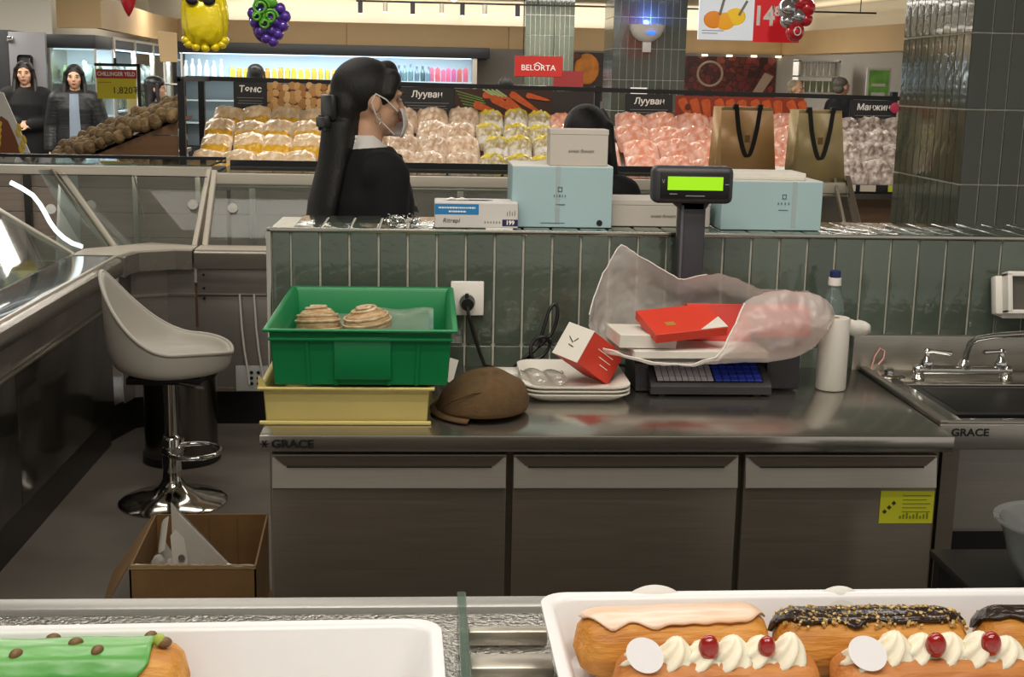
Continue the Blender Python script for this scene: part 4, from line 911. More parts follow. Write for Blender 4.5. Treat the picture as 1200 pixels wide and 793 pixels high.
for k in range(3): obj('crease', MB().box((bx0 + .14 + k * .085, by1 - .0065, .02), (bx0 + .142 + k * .085, by1 - .0045, bh - .01)), mat('card_crease', '#745531', .9), cb)
# crumpled white paper carton inside the box
wp = mat('white_paper_sheet', '#bdb8b0', .75, bump=.1, bscale=30)
pk = thing('folded_paper_carton', 'white folded paper carton with a cut-out lying in the cardboard box', 'paper carton', (-.68, 3.5, .01))
PZ = .035
obj('leaning_sheet', MB().add([(-.735, 3.56, .345), (-.70, 3.50, .33), (-.49, 3.44, .13), (-.56, 3.42, .06), (-.70, 3.40, .06), (-.735, 3.563, .348), (-.70, 3.504, .334), (-.49, 3.444, .134), (-.56, 3.424, .064), (-.70, 3.404, .064)], [(0, 1, 2, 3, 4), (9, 8, 7, 6, 5), (0, 5, 6, 1), (1, 6, 7, 2), (2, 7, 8, 3), (3, 8, 9, 4), (4, 9, 5, 0)]), wp, pk)
obj('curled_sheet', MB().sheet(lambda u, v: (-.745 + .028 * math.cos(R(60 + 200 * u)) + .035 * u, 3.44 + .07 * v, .25 + .075 * v - .11 * u + .02 * math.sin(R(220 * u))), 16, 4), wp, pk, 180)
fl = MB().prism([(-.012, -.07), (.024, -.07), (.03, -.01), (.022, .05), (.0, .075), (-.014, .06)], .002, Matrix.Translation((-.695, 3.425, .235)) @ Matrix.Rotation(R(80), 4, 'X') @ Matrix.Rotation(R(4), 4, 'Z'))
obj('side_flap', fl, mat('bright_paper', '#dbd7d0', .7), pk)
obj('thumb_hole', MB().cyl((-.681, 3.4145, .235), (-.681, 3.4185, .235), .009, n=16), mat('hole_grey', '#76716a', .8), pk)
obj('crumpled_lump', MB().ell((-.745, 3.42, .17), (.028, .03, .075)).ell((-.715, 3.43, .15), (.02, .03, .08)), mat('crumple', '#a9a39c', .8, bump=.8, bscale=40), pk, 180)
obj('hollow', MB().ell((-.752, 3.437, .215), (.012, .008, .03)), mat('brown_inner', '#3a2722', .8), pk)
# ================================================================ FRONT PASTRY DISPLAY
fd = thing('pastry_display', 'steel pastry display case in the foreground holding white trays', 'display counter', (.1, .85, 0))
obj('case_body', MB().box((-1.0, .52, 0), (1.3, 1.16, 1.0)), steel_dark, fd)
obj('deck', MB().box((-1.0, .5, 1.03), (1.3, 1.165, 1.045), .001, 1), mat('deck_steel', '#b3b0aa', .16, 1, bump=.5, bscale=220, rvar=.08, vscale=60), fd)
obj('back_rail', MB().box((-1.0, 1.162, 1.03), (1.3, 1.19, 1.052), .004), mat('rail_grey', '#aba9a4', .38, .6), fd)
obj('support_frame', MB().box((-1.0, .52, 1.0), (1.3, 1.16, 1.03)), alu, fd)
obj('glass_divider', MB().box((.028, .72, 1.046), (.036, 1.12, 1.085), .001, 1), glassy('edge_glass', '#c9d9d0', .7, .04, mixc='#8fa398'), fd)
obj('cross_profile', MB().box((.038, 1.085, 1.046), (.11, 1.10, 1.06), .002).box((.038, 1.02, 1.046), (.11, 1.05, 1.056), .002), alu, fd)
obj('light_strip', MB().box((.042, .985, 1.046), (.10, 1.0, 1.052)), mat('strip_white', '#e8e4da', .4), fd)
porc = mat('white_tray_plastic', '#e9e7e6', .28, sub=.05)
def rring(x0, x1, y0, y1, r, z, n=6):
    rg = []
    for cx, cy, a0 in ((x1 - r, y1 - r, 0), (x0 + r, y1 - r, 90), (x0 + r, y0 + r, 180), (x1 - r, y0 + r, 270)):
        for s in range(n + 1):
            a = R(a0 + 90 * s / n); rg.append((cx + math.cos(a) * r, cy + math.sin(a) * r, z))
    return rg
def tray(label, x0, x1, y0, y1, zb, zr, rot, c):
    rs = [rring(x0 + .02, x1 - .02, y0 + .02, y1 - .02, .02, zb), rring(x0 + .004, x1 - .004, y0 + .004, y1 - .004, .024, zr - .004), rring(x0, x1, y0, y1, .025, zr - .003), rring(x0, x1, y0, y1, .025, zr),
          rring(x0 + .008, x1 - .008, y0 + .008, y1 - .008, .022, zr + .0005), rring(x0 + .012, x1 - .012, y0 + .012, y1 - .012, .022, zr - .004), rring(x0 + .026, x1 - .026, y0 + .026, y1 - .026, .018, zb + .006), rring(x0 + .04, x1 - .04, y0 + .04, y1 - .04, .015, zb + .004)]
    o = single('pastry_tray', MB().rings(rs), porc, label, 'tray', 'white pastry trays', 50)
    o.rotation_euler.z = R(rot)
    return o
tray('white pastry tray at the right holding cream and chocolate eclairs', .102, .70, .72, 1.083, 1.0465, 1.10, .6, 0)
tray('white pastry tray at the left holding the green eclair', -.62, .016, .70, 1.022, 1.0465, 1.098, 1.4, 0)
TZ = 1.0525
choux = mat('choux', '#b5721f', .5, var=.6, vscale=14, col2='#dda04a', stretch=(.5, 3, 3), bump=.35, bscale=60, sub=.1)
choux2 = mat('choux_toasted', '#a8612a', .5, var=.6, vscale=14, col2='#cf8a45', stretch=(.5, 3, 3), bump=.35, bscale=60, sub=.1)
def ec_r(u):      # half-width profile along the eclair, u 0..1
    e = min(u, 1 - u) * 2
    return (1 - (1 - min(1, e * 3.2)) ** 2.4) ** .5 if e < .3125 else 1.0
def ec_pt(L, rw, rh, u, a, k=1.0, seed=0):
    r = max(.06, ec_r(u)) * k
    wob = 1 + .05 * mnoise.noise(Vector((u * 6 + seed, math.cos(a) * 1.5, math.sin(a) * 1.5))) + .025 * math.sin(a * 14 + seed) * math.sin(math.pi * u)
    return ((u - .5) * L * (1 + (k - 1) * .3), math.cos(a) * rw * r * wob, math.sin(a) * rh * r * wob)
def eclair_body(L, rw, rh, m, seed):
    rs = [[ec_pt(L, rw, rh, i / 28, 2 * math.pi * k / 40, 1, seed) for k in range(40)] for i in range(29)]
    return MB().rings(rs)
def icing(L, rw, rh, seed, a0=.15, a1=.85, lo=.04, hi=.96, k=1.06, drip=.12, half=None):
    def fn(u, v):
        uu = lo + (hi - lo) * u
        d0 = drip * mnoise.noise(Vector((uu * 9 + seed, 0, 1))); d1 = drip * mnoise.noise(Vector((uu * 9 + seed, 5, 1)))
        ends = .22 * (1 - min(1, min(u, 1 - u) * 6)) ** 2
        a = math.pi * ((a0 + d0 + ends) * (1 - v) + (a1 + d1 - ends) * v)
        return ec_pt(L, rw, rh, uu, a, k, seed)
    return MB().sheet(fn, 40, 20)
def eclair(label, x0, x1, y, rw, rh, rot, bm, seed):
    t = thing('eclair', label, 'eclair', (0, 0, 0))
    o = obj('choux_shell', eclair_body(x1 - x0, rw, rh, bm, seed), bm, t, 180)
    return t, x1 - x0
def place(t, x0, x1, y, z, rot): t.location = ((x0 + x1) / 2, y, z); t.rotation_euler = (0, 0, R(rot))
# peach-glazed
t, L = eclair('eclair with pale peach glaze at the back left of the right tray', .125, .297, 1.01, .031, .027, 0, choux, 1)
solid(obj('peach_glaze', icing(L, .031, .027, 3, .10, .70, .05, .97, 1.05, .06), mat('peach_icing', '#dcae88', .3, var=.25, vscale=14, col2='#eed6c2', stretch=(.4, 2, 2), sub=.1), t, 180), .0018, 1)
place(t, .124, .297, 1.018, TZ + .028, 4)
# chocolate with nuts
def choc(label, x0, x1, y, seed, nuts, rot):
    t, L = eclair(label, x0, x1, y, .030, .026, 0, choux, seed)
    solid(obj('chocolate_icing', icing(L, .030, .026, seed + 1, .06, .66, .01, .99, 1.07, .1), mat('dark_chocolate', '#2a1a12', .22, var=.3, vscale=20, bump=.4, bscale=50), t, 180), .0022, 1)
    if nuts:
        nb = MB(); rnd = random.Random(seed)
        for k in range(nuts):
            u = rnd.uniform(.06, .94); a = math.pi * rnd.uniform(.15, .70); p = ec_pt(L, .030, .026, u, a, 1.12, seed + 1); s_ = rnd.uniform(.0010, .0028)
            nb.cbox(p, (s_ * 1.6, s_, s_), 0, rot=(rnd.random() * 3, rnd.random() * 3, rnd.random() * 3))
        n_ = obj('chopped_nuts', nb, mat('golden_nuts', '#8a6428', .5, var=.5, vscale=220, col2='#d9bd7a'), t); n_['kind'] = 'stuff'
    place(t, x0, x1, y, TZ + .028, rot)
    return t
choc('chocolate eclair covered in golden chopped nuts in the right tray', .296, .468, 1.012, 11, 420, 1)
choc('plain dark chocolate eclair at the right edge of the tray', .476, .645, 1.01, 23, 25, -3)
# cream and cherry eclairs
cream = mat('whipped_cream', '#efe6cd', .5, sub=.25, bump=.1, bscale=90)
cherry = mat('red_cherry', '#a3201a', .12, var=.3, vscale=40, coat=.6, sub=.1)
def creamy(label, x0, x1, y, seed, fruit, rot):
    t, L = eclair(label, x0, x1, y, .031, .022, 0, choux2, seed)
    cb_ = MB()
    rnd = random.Random(seed)
    for k in range(6):
        cx = -L * .36 + k * L * .135; h = .023 + rnd.uniform(-.003, .004); r0 = .0168 + rnd.uniform(-.001, .002); cy = rnd.uniform(-.003, .003)
        rs = []
        for i in range(9):
            u = i / 8; rr = r0 * (1 - u ** 1.6) ** .6 * (1.05 if u < .3 else 1) if i < 8 else .003
            rs.append([(cx + .004 * u + math.cos(a + u * 1.4) * rr * (1 + .16 * math.cos(6 * a)), cy + math.sin(a + u * 1.4) * rr * (1 + .16 * math.cos(6 * a)), .013 + h * u) for a in [2 * math.pi * q / 30 for q in range(30)]])
        cb_.rings(rs)
    obj('piped_cream', cb_, cream, t, 180)
    for fx, sz in fruit:
        f_ = obj('cherry_half', MB().ell((fx * L, -.010, .032), (.0085 * sz, .0085 * sz, .0105 * sz), n=18, m=12), cherry, t, 180)
    ds_ = obj('sugar_disc', MB().cyl((0, 0, -.0008), (0, 0, .0008), .0165, n=28), mat('white_fondant', '#e9e6e6', .4), t)
    ds_.location = (-L * .365, -.014, .028); ds_.rotation_euler = (R(52), R(24), R(-34)); ds_.scale = (.95, .80, 1)
    place(t, x0, x1, y, TZ + .024, rot)
    return t
creamy('cream eclair with two cherries at the left front of the right tray', .15, .322, .955, 31, [(-.06, 1.0), (.215, .85)], 1)
creamy('cream eclair with two cherries at the right front of the right tray', .330, .505, .956, 41, [(-.03, 1.0), (.235, 1.0)], 2)
# green pistachio eclair in the left tray
t, L = eclair('green pistachio-glazed eclair with whole pistachios in the left tray', -.37, -.187, .955, .033, .026, 0, choux, 51)
solid(obj('green_glaze', icing(L, .033, .026, 53, .02, .92, .01, .84, 1.07, .1), mat('pistachio_icing', '#479a3c', .28, var=.3, vscale=10, col2='#7bb86a', sub=.1), t, 180), .002, 1)
pist = mat('pistachio_skin', '#6e4a30', .5, var=.5, vscale=120, col2='#7a5f34')
for (u, a, rz) in ((.10, .55, .3), (.30, .62, 1.0), (.52, .50, .5), (.62, .60, 1.2), (.88, .52, .2), (.40, .30, .4), (.80, .28, .9)):
    p = ec_pt(L, .033, .026, u, math.pi * a, 1.14, 53); obj('pistachio', MB().ell(p, (.0062, .0045, .0045), (0, 0, rz)), pist, t, 180)
obj('pistachio_kernel', MB().ell(ec_pt(L, .033, .026, .855, math.pi * .52, 1.2, 53), (.005, .004, .0055)), mat('kernel_green', '#a9b84a', .5), t, 180)
place(t, -.372, -.188, .962, TZ + .027, 2)
def liner(label, cx, w, y, h):
    def fn(u, v):
        return (cx + (u - .5) * w, y - .02 + .05 * v, TZ + .002 + (h * max(0, 1 - (2 * u - 1) ** 2) ** .5) * v ** 1.5 + .001)
    o = single('paper_liner', MB().sheet(fn, 20, 8), mat('parchment', '#d9d5cc', .7, sub=.1), label, 'paper liner', 'paper liners in the right tray', 180); solid(o, .0004); return o
liner('white paper liner curling up behind the peach eclair', .205, .085, 1.048, .052)
liner('white paper liner curling up behind the nut eclair', .375, .07, 1.048, .050)
single('pink_card_corner', MB().cbox((.085, .90, 1.052), (.03, .03, .006), .002, 1, rot=(0, R(8), R(30))), mat('pink_card', '#e2a7b4', .5), 'small pink card corner between the two pastry trays', 'card')
# ================================================================ VEGETABLE STAND
vs = thing('vegetable_stand', 'long sloped vegetable stand with black frame and picture boards behind the counter', 'display stand', (.8, 8.6, 0))
vbrown = mat('brown_board', '#5f4630', .6, var=.15, vscale=4, stretch=(1, 1, 8))
obj('plinth', MB().box((-1.50, 8.0, 0), (3.3, 9.15, .86)), vbrown, vs)
obj('sloped_shelf', MB().add([(-1.48, 7.98, .93), (3.3, 7.98, .93), (3.3, 9.0, 1.26), (-1.48, 9.0, 1.26), (-1.48, 7.98, .90), (3.3, 7.98, .90), (3.3, 9.0, 1.23), (-1.48, 9.0, 1.23)], [(0, 1, 2, 3), (7, 6, 5, 4), (0, 4, 5, 1), (1, 5, 6, 2), (2, 6, 7, 3), (3, 7, 4, 0)]), vbrown, vs)
obj('price_rail', MB().box((-1.6, 7.93, .90), (3.3, 7.975, .955), .004), blackm, vs)
cols_tag = [mat('tag_cream', '#c9bfae', .5), mat('tag_lime', '#bcc33a', .5), mat('tag_white', '#cfcac0', .5)]
tx = -1.55; k = 0
while tx < 3.2:
    w_ = (.10, .14, .07)[k % 3]; obj('price_tag', MB().box((tx, 7.92, .915), (tx + w_, 7.929, .955)), cols_tag[k % 3], vs); tx += w_ + .03 + .05 * (k % 2); k += 1
for px in (-1.56, -.27, 1.16, 3.27): obj('frame_post', MB().box((px - .02, 9.0, .86), (px + .02, 9.05, 1.53)), blackm, vs)
obj('frame_post', MB().box((-1.52, 7.96, .86), (-1.48, 8.0, 1.53)), blackm, vs)
obj('top_bar', MB().add([(-1.66, 8.99, 1.545), (-1.66, 9.06, 1.545), (3.32, 9.06, 1.50), (3.32, 8.99, 1.50), (-1.66, 8.99, 1.515), (-1.66, 9.06, 1.515), (3.32, 9.06, 1.47), (3.32, 8.99, 1.47)], [(0, 1, 2, 3), (7, 6, 5, 4), (0, 4, 5, 1), (1, 5, 6, 2), (2, 6, 7, 3), (3, 7, 4, 0)]), blackm, vs)
obj('side_bar', MB().box((-1.54, 7.96, 1.51), (-1.50, 9.05, 1.54)), blackm, vs)
chalk = mat('chalkboard', '#1f2022', .6)
def chalk_sign(x0, x1, z0, z1, word, label):
    t = thing('chalk_sign', label, 'sign', ((x0 + x1) / 2, 8.97, z0)); cx = (x0 + x1) / 2
    obj('board', MB().box((x0, 8.955, z0), (x1, 8.975, z1), .003, 1), chalk, t)
    text('lettering', word, .06, (cx, 8.953, z1 - .05), inkw, t, th=.001, bold=.0012, shear=.1)
    for q, (a, wv) in enumerate(((.105, .8), (.125, .7), (.142, .75))): obj('fine_print', MB().box((cx - (x1 - x0) * wv / 2, 8.952, z1 - a - .003), (cx + (x1 - x0) * wv / 2, 8.9545, z1 - a)), mat('chalk_grey', '#8f9090', .6), t)
    return t
chalk_sign(-1.335, -1.11, 1.335, 1.512, 'Төмс', 'black sign with white lettering beside the potato picture')
chalk_sign(-.215, .165, 1.30, 1.50, 'Лууван', 'black sign with white lettering left of the carrot picture with green tops')
chalk_sign(1.35, 1.68, 1.27, 1.482, 'Лууван', 'black sign with white lettering left of the plain carrot picture')
chalk_sign(2.94, 3.27, 1.235, 1.47, 'Манжин', 'black sign with white lettering beside the tiled column')
def board(label, x0, x1, z0, z1, m, y=8.965):
    t = thing('picture_board', label, 'sign', ((x0 + x1) / 2, y, z0))
    obj('print', MB().box((x0, y, z0), (x1, y + .012, z1)), m, t); return t
pbd = board('printed picture board of piled potatoes', -1.108, -.67, 1.33, 1.505, mat('potato_back', '#5a3416', .6))
_r = random.Random(9)
for k in range(46):
    px = -1.09 + (k % 12) * .037 + _r.uniform(-.01, .01); pz = 1.485 - (k // 12) * .045 + _r.uniform(-.012, .012)
    obj('printed_potato', MB().ell((px, 8.9645 - .0008 * (k // 12), pz), (_r.uniform(.024, .034), .0012, _r.uniform(.022, .028)), (0, _r.uniform(-.6, .6), 0), 14, 6), mat('potato_print%d' % (k % 4), ('#b98a52', '#cfa268', '#a87843', '#d9b27c')[k % 4], .6) if k < 4 else MATS['potato_print%d' % (k % 4)], pbd)
cb1 = board('printed picture board of carrots with green tops', .165, .84, 1.285, 1.495, mat('carrot_back', '#3a1d12', .6))
cm_ = mat('carrot_print', '#cf5a1e', .55, var=.3, vscale=30); gm_ = mat('carrot_leaf', '#6d9440', .6, var=.4, vscale=40)
def flat_carrot(x, z, L, w_, ang, parent, y):
    n = 14; up = []; dn = []
    for i in range(n + 1):
        u = i / n; r_ = w_ * (1 - u) ** .55 * (1 if u > .06 else .6); up.append((u * L, r_)); dn.append((u * L, -r_))
    M = Matrix.Translation((x, y, z)) @ Matrix.Rotation(R(90), 4, 'X') @ Matrix.Rotation(R(ang), 4, 'Z')
    obj('printed_carrot', MB().prism(dn + up[::-1], .0015, M), cm_, parent)
for k, (x, z, L, w_, a) in enumerate(((.36, 1.455, .20, .022, -6), (.30, 1.395, .25, .028, -22), (.42, 1.44, .30, .030, -28), (.55, 1.47, .28, .026, -32), (.52, 1.42, .30, .032, -36), (.66, 1.46, .17, .02, -12))): flat_carrot(x, z, L, w_, a, cb1, 8.9645 - .0016 * k)
for k in range(9): bar_ = obj('printed_stalk', bar(MB(), (.175 + .012 * k, 8.9635, 1.48 - .022 * k), (.36 + .01 * (k % 3), 8.9635, 1.43 - .016 * k), .007, .0012, (0, 1, 0)), gm_, cb1)
for k in range(4): obj('printed_stalk', bar(MB(), (.36 + .03 * k, 8.9615, 1.492), (.45 + .025 * k, 8.9615, 1.445), .012, .0012, (0, 1, 0)), mat('pale_stalk', '#9fb37a', .6), cb1)
cb2 = board('printed picture board of close-up carrots behind the paper bags', 1.70, 2.61, 1.262, 1.475, mat('carrot_red_back', '#8a2f12', .6))
for k in range(11): flat_carrot(1.74 + .085 * k, 1.455, .24, .034, -62 - (k % 3) * 9, cb2, 8.9645 - .0015 * (k % 4))
obj('printed_knot', MB().cyl((1.79, 8.957, 1.40), (1.79, 8.9585, 1.40), .022, n=14), mat('carrot_eye', '#5a2411', .6), cb2)
board('plain dark picture board at the right end of the carrot picture', .84, 1.13, 1.285, 1.49, mat('dark_board', '#2b2523', .6))
sm_ = single('printed_radish', MB().ell((3.255, 8.945, 1.42), (.035, .006, .038)), mat('radish_pink', '#c2385a', .5), 'pink radish print at the edge of the right black sign', 'print')

# ---- bags of vegetables: each bag is a thing with a coloured band
def bag_mesh(seed, w_, l_, h_, lump):
    def fn(u, v, top):
        x = (u - .5) * w_; y = (v - .5) * l_
        e = (max(0, 1 - abs(2 * u - 1) ** 2.6) * max(0, 1 - abs(2 * v - 1) ** 2.6)) ** .5
        n_ = mnoise.noise(Vector((x * lump + seed, y * lump, seed))) + .5 * mnoise.noise(Vector((x * lump * 2.3, y * lump * 2.3, seed + 4)))
        s = 1 - .08 * abs(2 * v - 1) ** 3
        return (x * s, y * (1 - .05 * abs(2 * u - 1) ** 3), (h_ * (.62 + .38 * n_) * e) if top else -.18 * h_ * e)
    n = 16; mb = MB()
    vt = [fn(i / n, j / n, True) for j in range(n + 1) for i in range(n + 1)]; vb = [fn(i / n, j / n, False) for j in range(n + 1) for i in range(n + 1)]
    fs = [(j * (n + 1) + i, j * (n + 1) + i + 1, (j + 1) * (n + 1) + i + 1, (j + 1) * (n + 1) + i) for j in range(n) for i in range(n)]
    mb.add(vt, fs); mb.add(vb, [f[::-1] for f in fs])
    def band(v0, v1):
        b_ = MB()
        b_.sheet(lambda u, v: tuple(Vector(fn(.06 + .88 * u, v0 + (v1 - v0) * v, True)) + Vector((0, 0, .0035))), 14, 5); return b_
    return mb, band
pot = per_object(mat('potato_bag', '#e6d6b8', .28, var=.5, vscale=20, col2='#d4b184', bump=.5, bscale=50, coat=.4), .9, 1.12)
orange_b = mat('orange_band', '#dfae2a', .35, var=.4, vscale=25, col2='#cf9a1c')
pale = per_object(mat('pale_roots_bag', '#e3d0ba', .3, var=.5, vscale=24, col2='#b8977a', bump=1.0, bscale=30, coat=.3), .92, 1.1)
yel = mat('yellow_band', '#c9b422', .4, var=.3, vscale=30, col2='#e2d15a')
grn_pale = per_object(mat('mixed_pale_bag', '#ddd5bd', .3, var=.5, vscale=26, col2='#a8966c', bump=1.0, bscale=30, coat=.3), .92, 1.1)
pink = per_object(mat('carrot_bag', '#ecc6b6', .28, var=.5, vscale=22, col2='#dc8f72', bump=1.0, bscale=26, stretch=(1, .5, 1), coat=.3), .92, 1.1)
turn = per_object(mat('turnip_bag', '#d6cabf', .4, var=.6, vscale=22, col2='#7d6a62', bump=1.0, bscale=26), .85, 1.1)
wl = mat('white_label', '#dcd6cf', .4)
def shelf_z(y): return .93 + (y - 7.98) * .324
SL = math.atan(.324)
ORD = ['first', 'second', 'third', 'fourth', 'fifth', 'sixth', 'seventh']
ROW = ['front row', 'second row', 'third row', 'top row']
def bag_block(kind, x0, dx, cols, rows, m, bandm, w_, l_, h_, lump, band_rng, labelm, text_fmt, group, tall=0):
    vars_ = []
    for s in range(3):
        b_, bd = bag_mesh(s * 7 + 1, w_, l_, h_, lump)
        vars_.append((mesh_of('bag_body', b_, m, 180), mesh_of('colour_band', bd(*band_rng), bandm, 180) if bandm else None, mesh_of('paper_label', bd(.12, .34), labelm, 180) if labelm else None))
    rnd = random.Random(hash(kind) % 1000 if False else len(kind) * 13)
    for r_ in range(rows):
        for c_ in range(cols):
            y = 8.09 + r_ * .245 + rnd.uniform(-.02, .02); x = x0 + c_ * dx + (r_ % 2) * .02 + rnd.uniform(-.012, .012)
            lift = .040 + .018 * (r_ > 0) + tall * r_
            t = thing(kind, text_fmt % (ORD[c_], ROW[r_]), 'vegetable bag', (x, y, shelf_z(y) + lift), group)
            bm_, bn_, lb_ = vars_[(r_ * cols + c_ + c_ // 2) % 3]
            link('bag_body', bm_, t)
            if bn_: link('colour_band', bn_, t)
            if lb_: link('paper_label', lb_, t)
            t.rotation_euler = (SL + .34 + rnd.uniform(-.08, .08), rnd.uniform(-.06, .06), rnd.uniform(-.12, .12))
            t.scale = (1, 1, rnd.uniform(.95, 1.2))
bag_block('potato_bag', -1.37, .19, 6, 4, pot, orange_b, .20, .25, .085, 22, (.05, .40), None, 'bag of potatoes with yellow band, %s from the left in the %s', 'potato bags on the stand')
bag_block('root_bag', -.20, .20, 3, 4, pale, None, .21, .26, .10, 26, (0, 1), None, 'clear bag of pale roots, %s of its block in the %s', 'pale root bags on the stand')
bag_block('yellow_topped_bag', .40, .165, 3, 4, grn_pale, yel, .17, .25, .095, 26, (.68, .92), wl, 'yellow-headed clear bag with white label, %s from left in the %s', 'yellow-headed bags on the stand')
bag_block('carrot_bag', .90, .21, 2, 4, pink, None, .21, .26, .085, 24, (0, 1), None, 'clear bag of carrots by the white box, %s in the %s', 'carrot bags on the stand')
bag_block('carrot_bag', 1.36, .215, 6, 4, pink, None, .23, .26, .10, 24, (0, 1), None, 'clear bag of pink carrots, %s from left in the %s', 'carrot bags on the stand')
bag_block('turnip_bag', 2.70, .17, 4, 4, turn, None, .18, .25, .10, 26, (.3, .5), None, 'bag of turnips, %s of its block in the %s', 'turnip bags on the stand')
# ---- loose roots on a slanting bin at the left
bn = thing('root_bin', 'brown wooden bin with a slanting top left of the potato bags', 'bin', (-1.92, 8.2, 0))
for k in range(4):
    z0 = .80 + .13 * k; xa = -2.28 + max(0, (z0 - .98)) * 2.36; xb = -2.28 + max(0, z0 + .125 - .98) * 2.36
    obj('board', MB().add([(xa, 7.98, z0), (-1.53, 7.98, z0), (-1.53, 7.98, z0 + .125), (min(xb, -1.55), 7.98, z0 + .125), (xa, 8.0, z0), (-1.53, 8.0, z0), (-1.53, 8.0, z0 + .125), (min(xb, -1.55), 8.0, z0 + .125)], [(0, 1, 2, 3), (7, 6, 5, 4), (0, 4, 5, 1), (1, 5, 6, 2), (2, 6, 7, 3), (3, 7, 4, 0)]), mat('bin_wood', '#6e4f33', .6, var=.15, vscale=5, stretch=(1, 1, 6)), bn)
obj('slanting_top', MB().add([(-2.32, 7.98, .96), (-1.53, 7.98, 1.295), (-1.53, 8.5, 1.295), (-2.32, 8.5, .96), (-2.32, 7.98, .94), (-1.53, 7.98, 1.275), (-1.53, 8.5, 1.275), (-2.32, 8.5, .94)], [(0, 1, 2, 3), (7, 6, 5, 4), (0, 4, 5, 1), (1, 5, 6, 2), (2, 6, 7, 3), (3, 7, 4, 0)]), vbrown, bn)
obj('bin_base', MB().box((-2.30, 8.0, 0), (-1.54, 8.5, .80)), vbrown, bn)
root_m = per_object(mat('dusty_root', '#8c7650', .8, var=.4, vscale=30, col2='#5f4a2e', bump=.6, bscale=60), .8, 1.2)
rmesh = []
for s in range(4):
    e = MB().ell((0, 0, 0), (.046, .039, .039), n=14, m=10); e.v = [tuple(Vector(p) * (1 + .16 * mnoise.noise(Vector(p) * 40 + Vector((s * 9, 0, 0))))) for p in e.v]; rmesh.append(mesh_of('root_vegetable', e, root_m, 180))
rnd = random.Random(5)
for r_ in range(5):
    for c_ in range(14):
        x = -2.27 + c_ * .055 + rnd.uniform(-.012, .012); y = 7.99 + r_ * .075 + rnd.uniform(-.01, .01); lay = 1 if (c_ + r_) % 3 == 0 else 0
        z = .96 + (x + 2.32) * .424 + .036 + lay * .02 + rnd.uniform(0, .01) - (.0 if r_ else .012) + r_ * .02
        o = link('root_vegetable', rmesh[(r_ * 3 + c_) % 4], None, (x, y - .01, z), (rnd.uniform(0, 6), rnd.uniform(0, 6), rnd.uniform(0, 6)))
        o.scale = (rnd.uniform(.85, 1.15),) * 3
        tag(o, 'dusty brown round root vegetable in the pile on the slanting bin', 'root vegetable', 'loose roots piled on the slanting bin')
# price placard on black frame above the roots
pp = thing('price_placard', 'red and yellow price placard in a black frame above the loose roots', 'sign', (-2.24, 9.5, 0))
obj('frame', MB().box((-2.40, 9.52, 1.60), (-2.08, 9.54, 1.62)).box((-2.10, 9.52, 1.0), (-2.078, 9.54, 1.62)).box((-2.26, 9.52, 1.60), (-2.245, 9.54, 1.66)), blackm, pp)
obj('stem', MB().cyl((-2.09, 9.53, 0), (-2.09, 9.53, 1.0), .012), blackm, pp)
obj('red_header', MB().box((-2.385, 9.5, 1.515), (-2.10, 9.51, 1.578)), mat('placard_red', '#a8202a', .5), pp)
obj('yellow_card', MB().box((-2.38, 9.5, 1.372), (-2.105, 9.51, 1.515)), mat('placard_yellow', '#c9bd1e', .5), pp)
text('lettering', 'CHILLINGER YELD', .040, (-2.242, 9.498, 1.545), inkw, pp, th=.001, bold=.0006, sx=.82)
text('price', '1,820₮', .066, (-2.18, 9.498, 1.43), ink, pp, th=.001)
obj('fine_print', MB().box((-2.37, 9.498, 1.484), (-2.28, 9.4995, 1.489)), mat('dark_yellow_print', '#8d8414', .6), pp)
single('white_post', MB().box((-2.20, 9.62, 0), (-2.13, 9.66, 1.38), .004), whitep, 'white upright post below the price placard', 'post')
# leaning poster at the very left
lp = thing('leaning_poster', 'white poster with yellow and brown fruit shapes over green at the left edge', 'poster', (-2.65, 8.2, 0))
obj('panel', MB().prism([(-2.95, .98), (-2.45, .98), (-2.62, 1.42), (-2.95, 1.5)], .012, Matrix(((1, 0, 0, 0), (0, 0, -1, 8.2), (0, 1, 0, 0), (0, 0, 0, 1)))), whitep, lp)
obj('green_band', MB().prism([(-2.95, .98), (-2.45, .98), (-2.475, 1.055), (-2.95, 1.045)], .002, Matrix(((1, 0, 0, 0), (0, 0, -1, 8.187), (0, 1, 0, 0), (0, 0, 0, 1)))), mat('poster_green', '#2f8a45', .5), lp)
obj('brown_shape', MB().prism([(-2.70, 1.05), (-2.53, 1.05), (-2.56, 1.15), (-2.60, 1.25), (-2.64, 1.28), (-2.70, 1.2)], .002, Matrix(((1, 0, 0, 0), (0, 0, -1, 8.186), (0, 1, 0, 0), (0, 0, 0, 1)))), mat('poster_brown', '#7a4526', .5), lp)
for k in range(5): obj('yellow_fruit', MB().ell((-2.53 + .012 * k - .05 * (k > 2), 8.184, 1.07 + .035 * k), (.012, .002, .028), (0, R(-20), 0)), mat('poster_yellow', '#d8b93c', .5), lp)
for k in range(4): obj('yellow_fruit', MB().ell((-2.665 + .004 * k, 8.184, 1.10 + .04 * k), (.012, .002, .03), (0, R(25), 0)), MATS['poster_yellow'], lp)
obj('easel_leg', MB().box((-2.9, 8.21, 0), (-2.86, 8.24, 1.0)).box((-2.56, 8.21, 0), (-2.52, 8.24, 1.0)), blackm, lp)

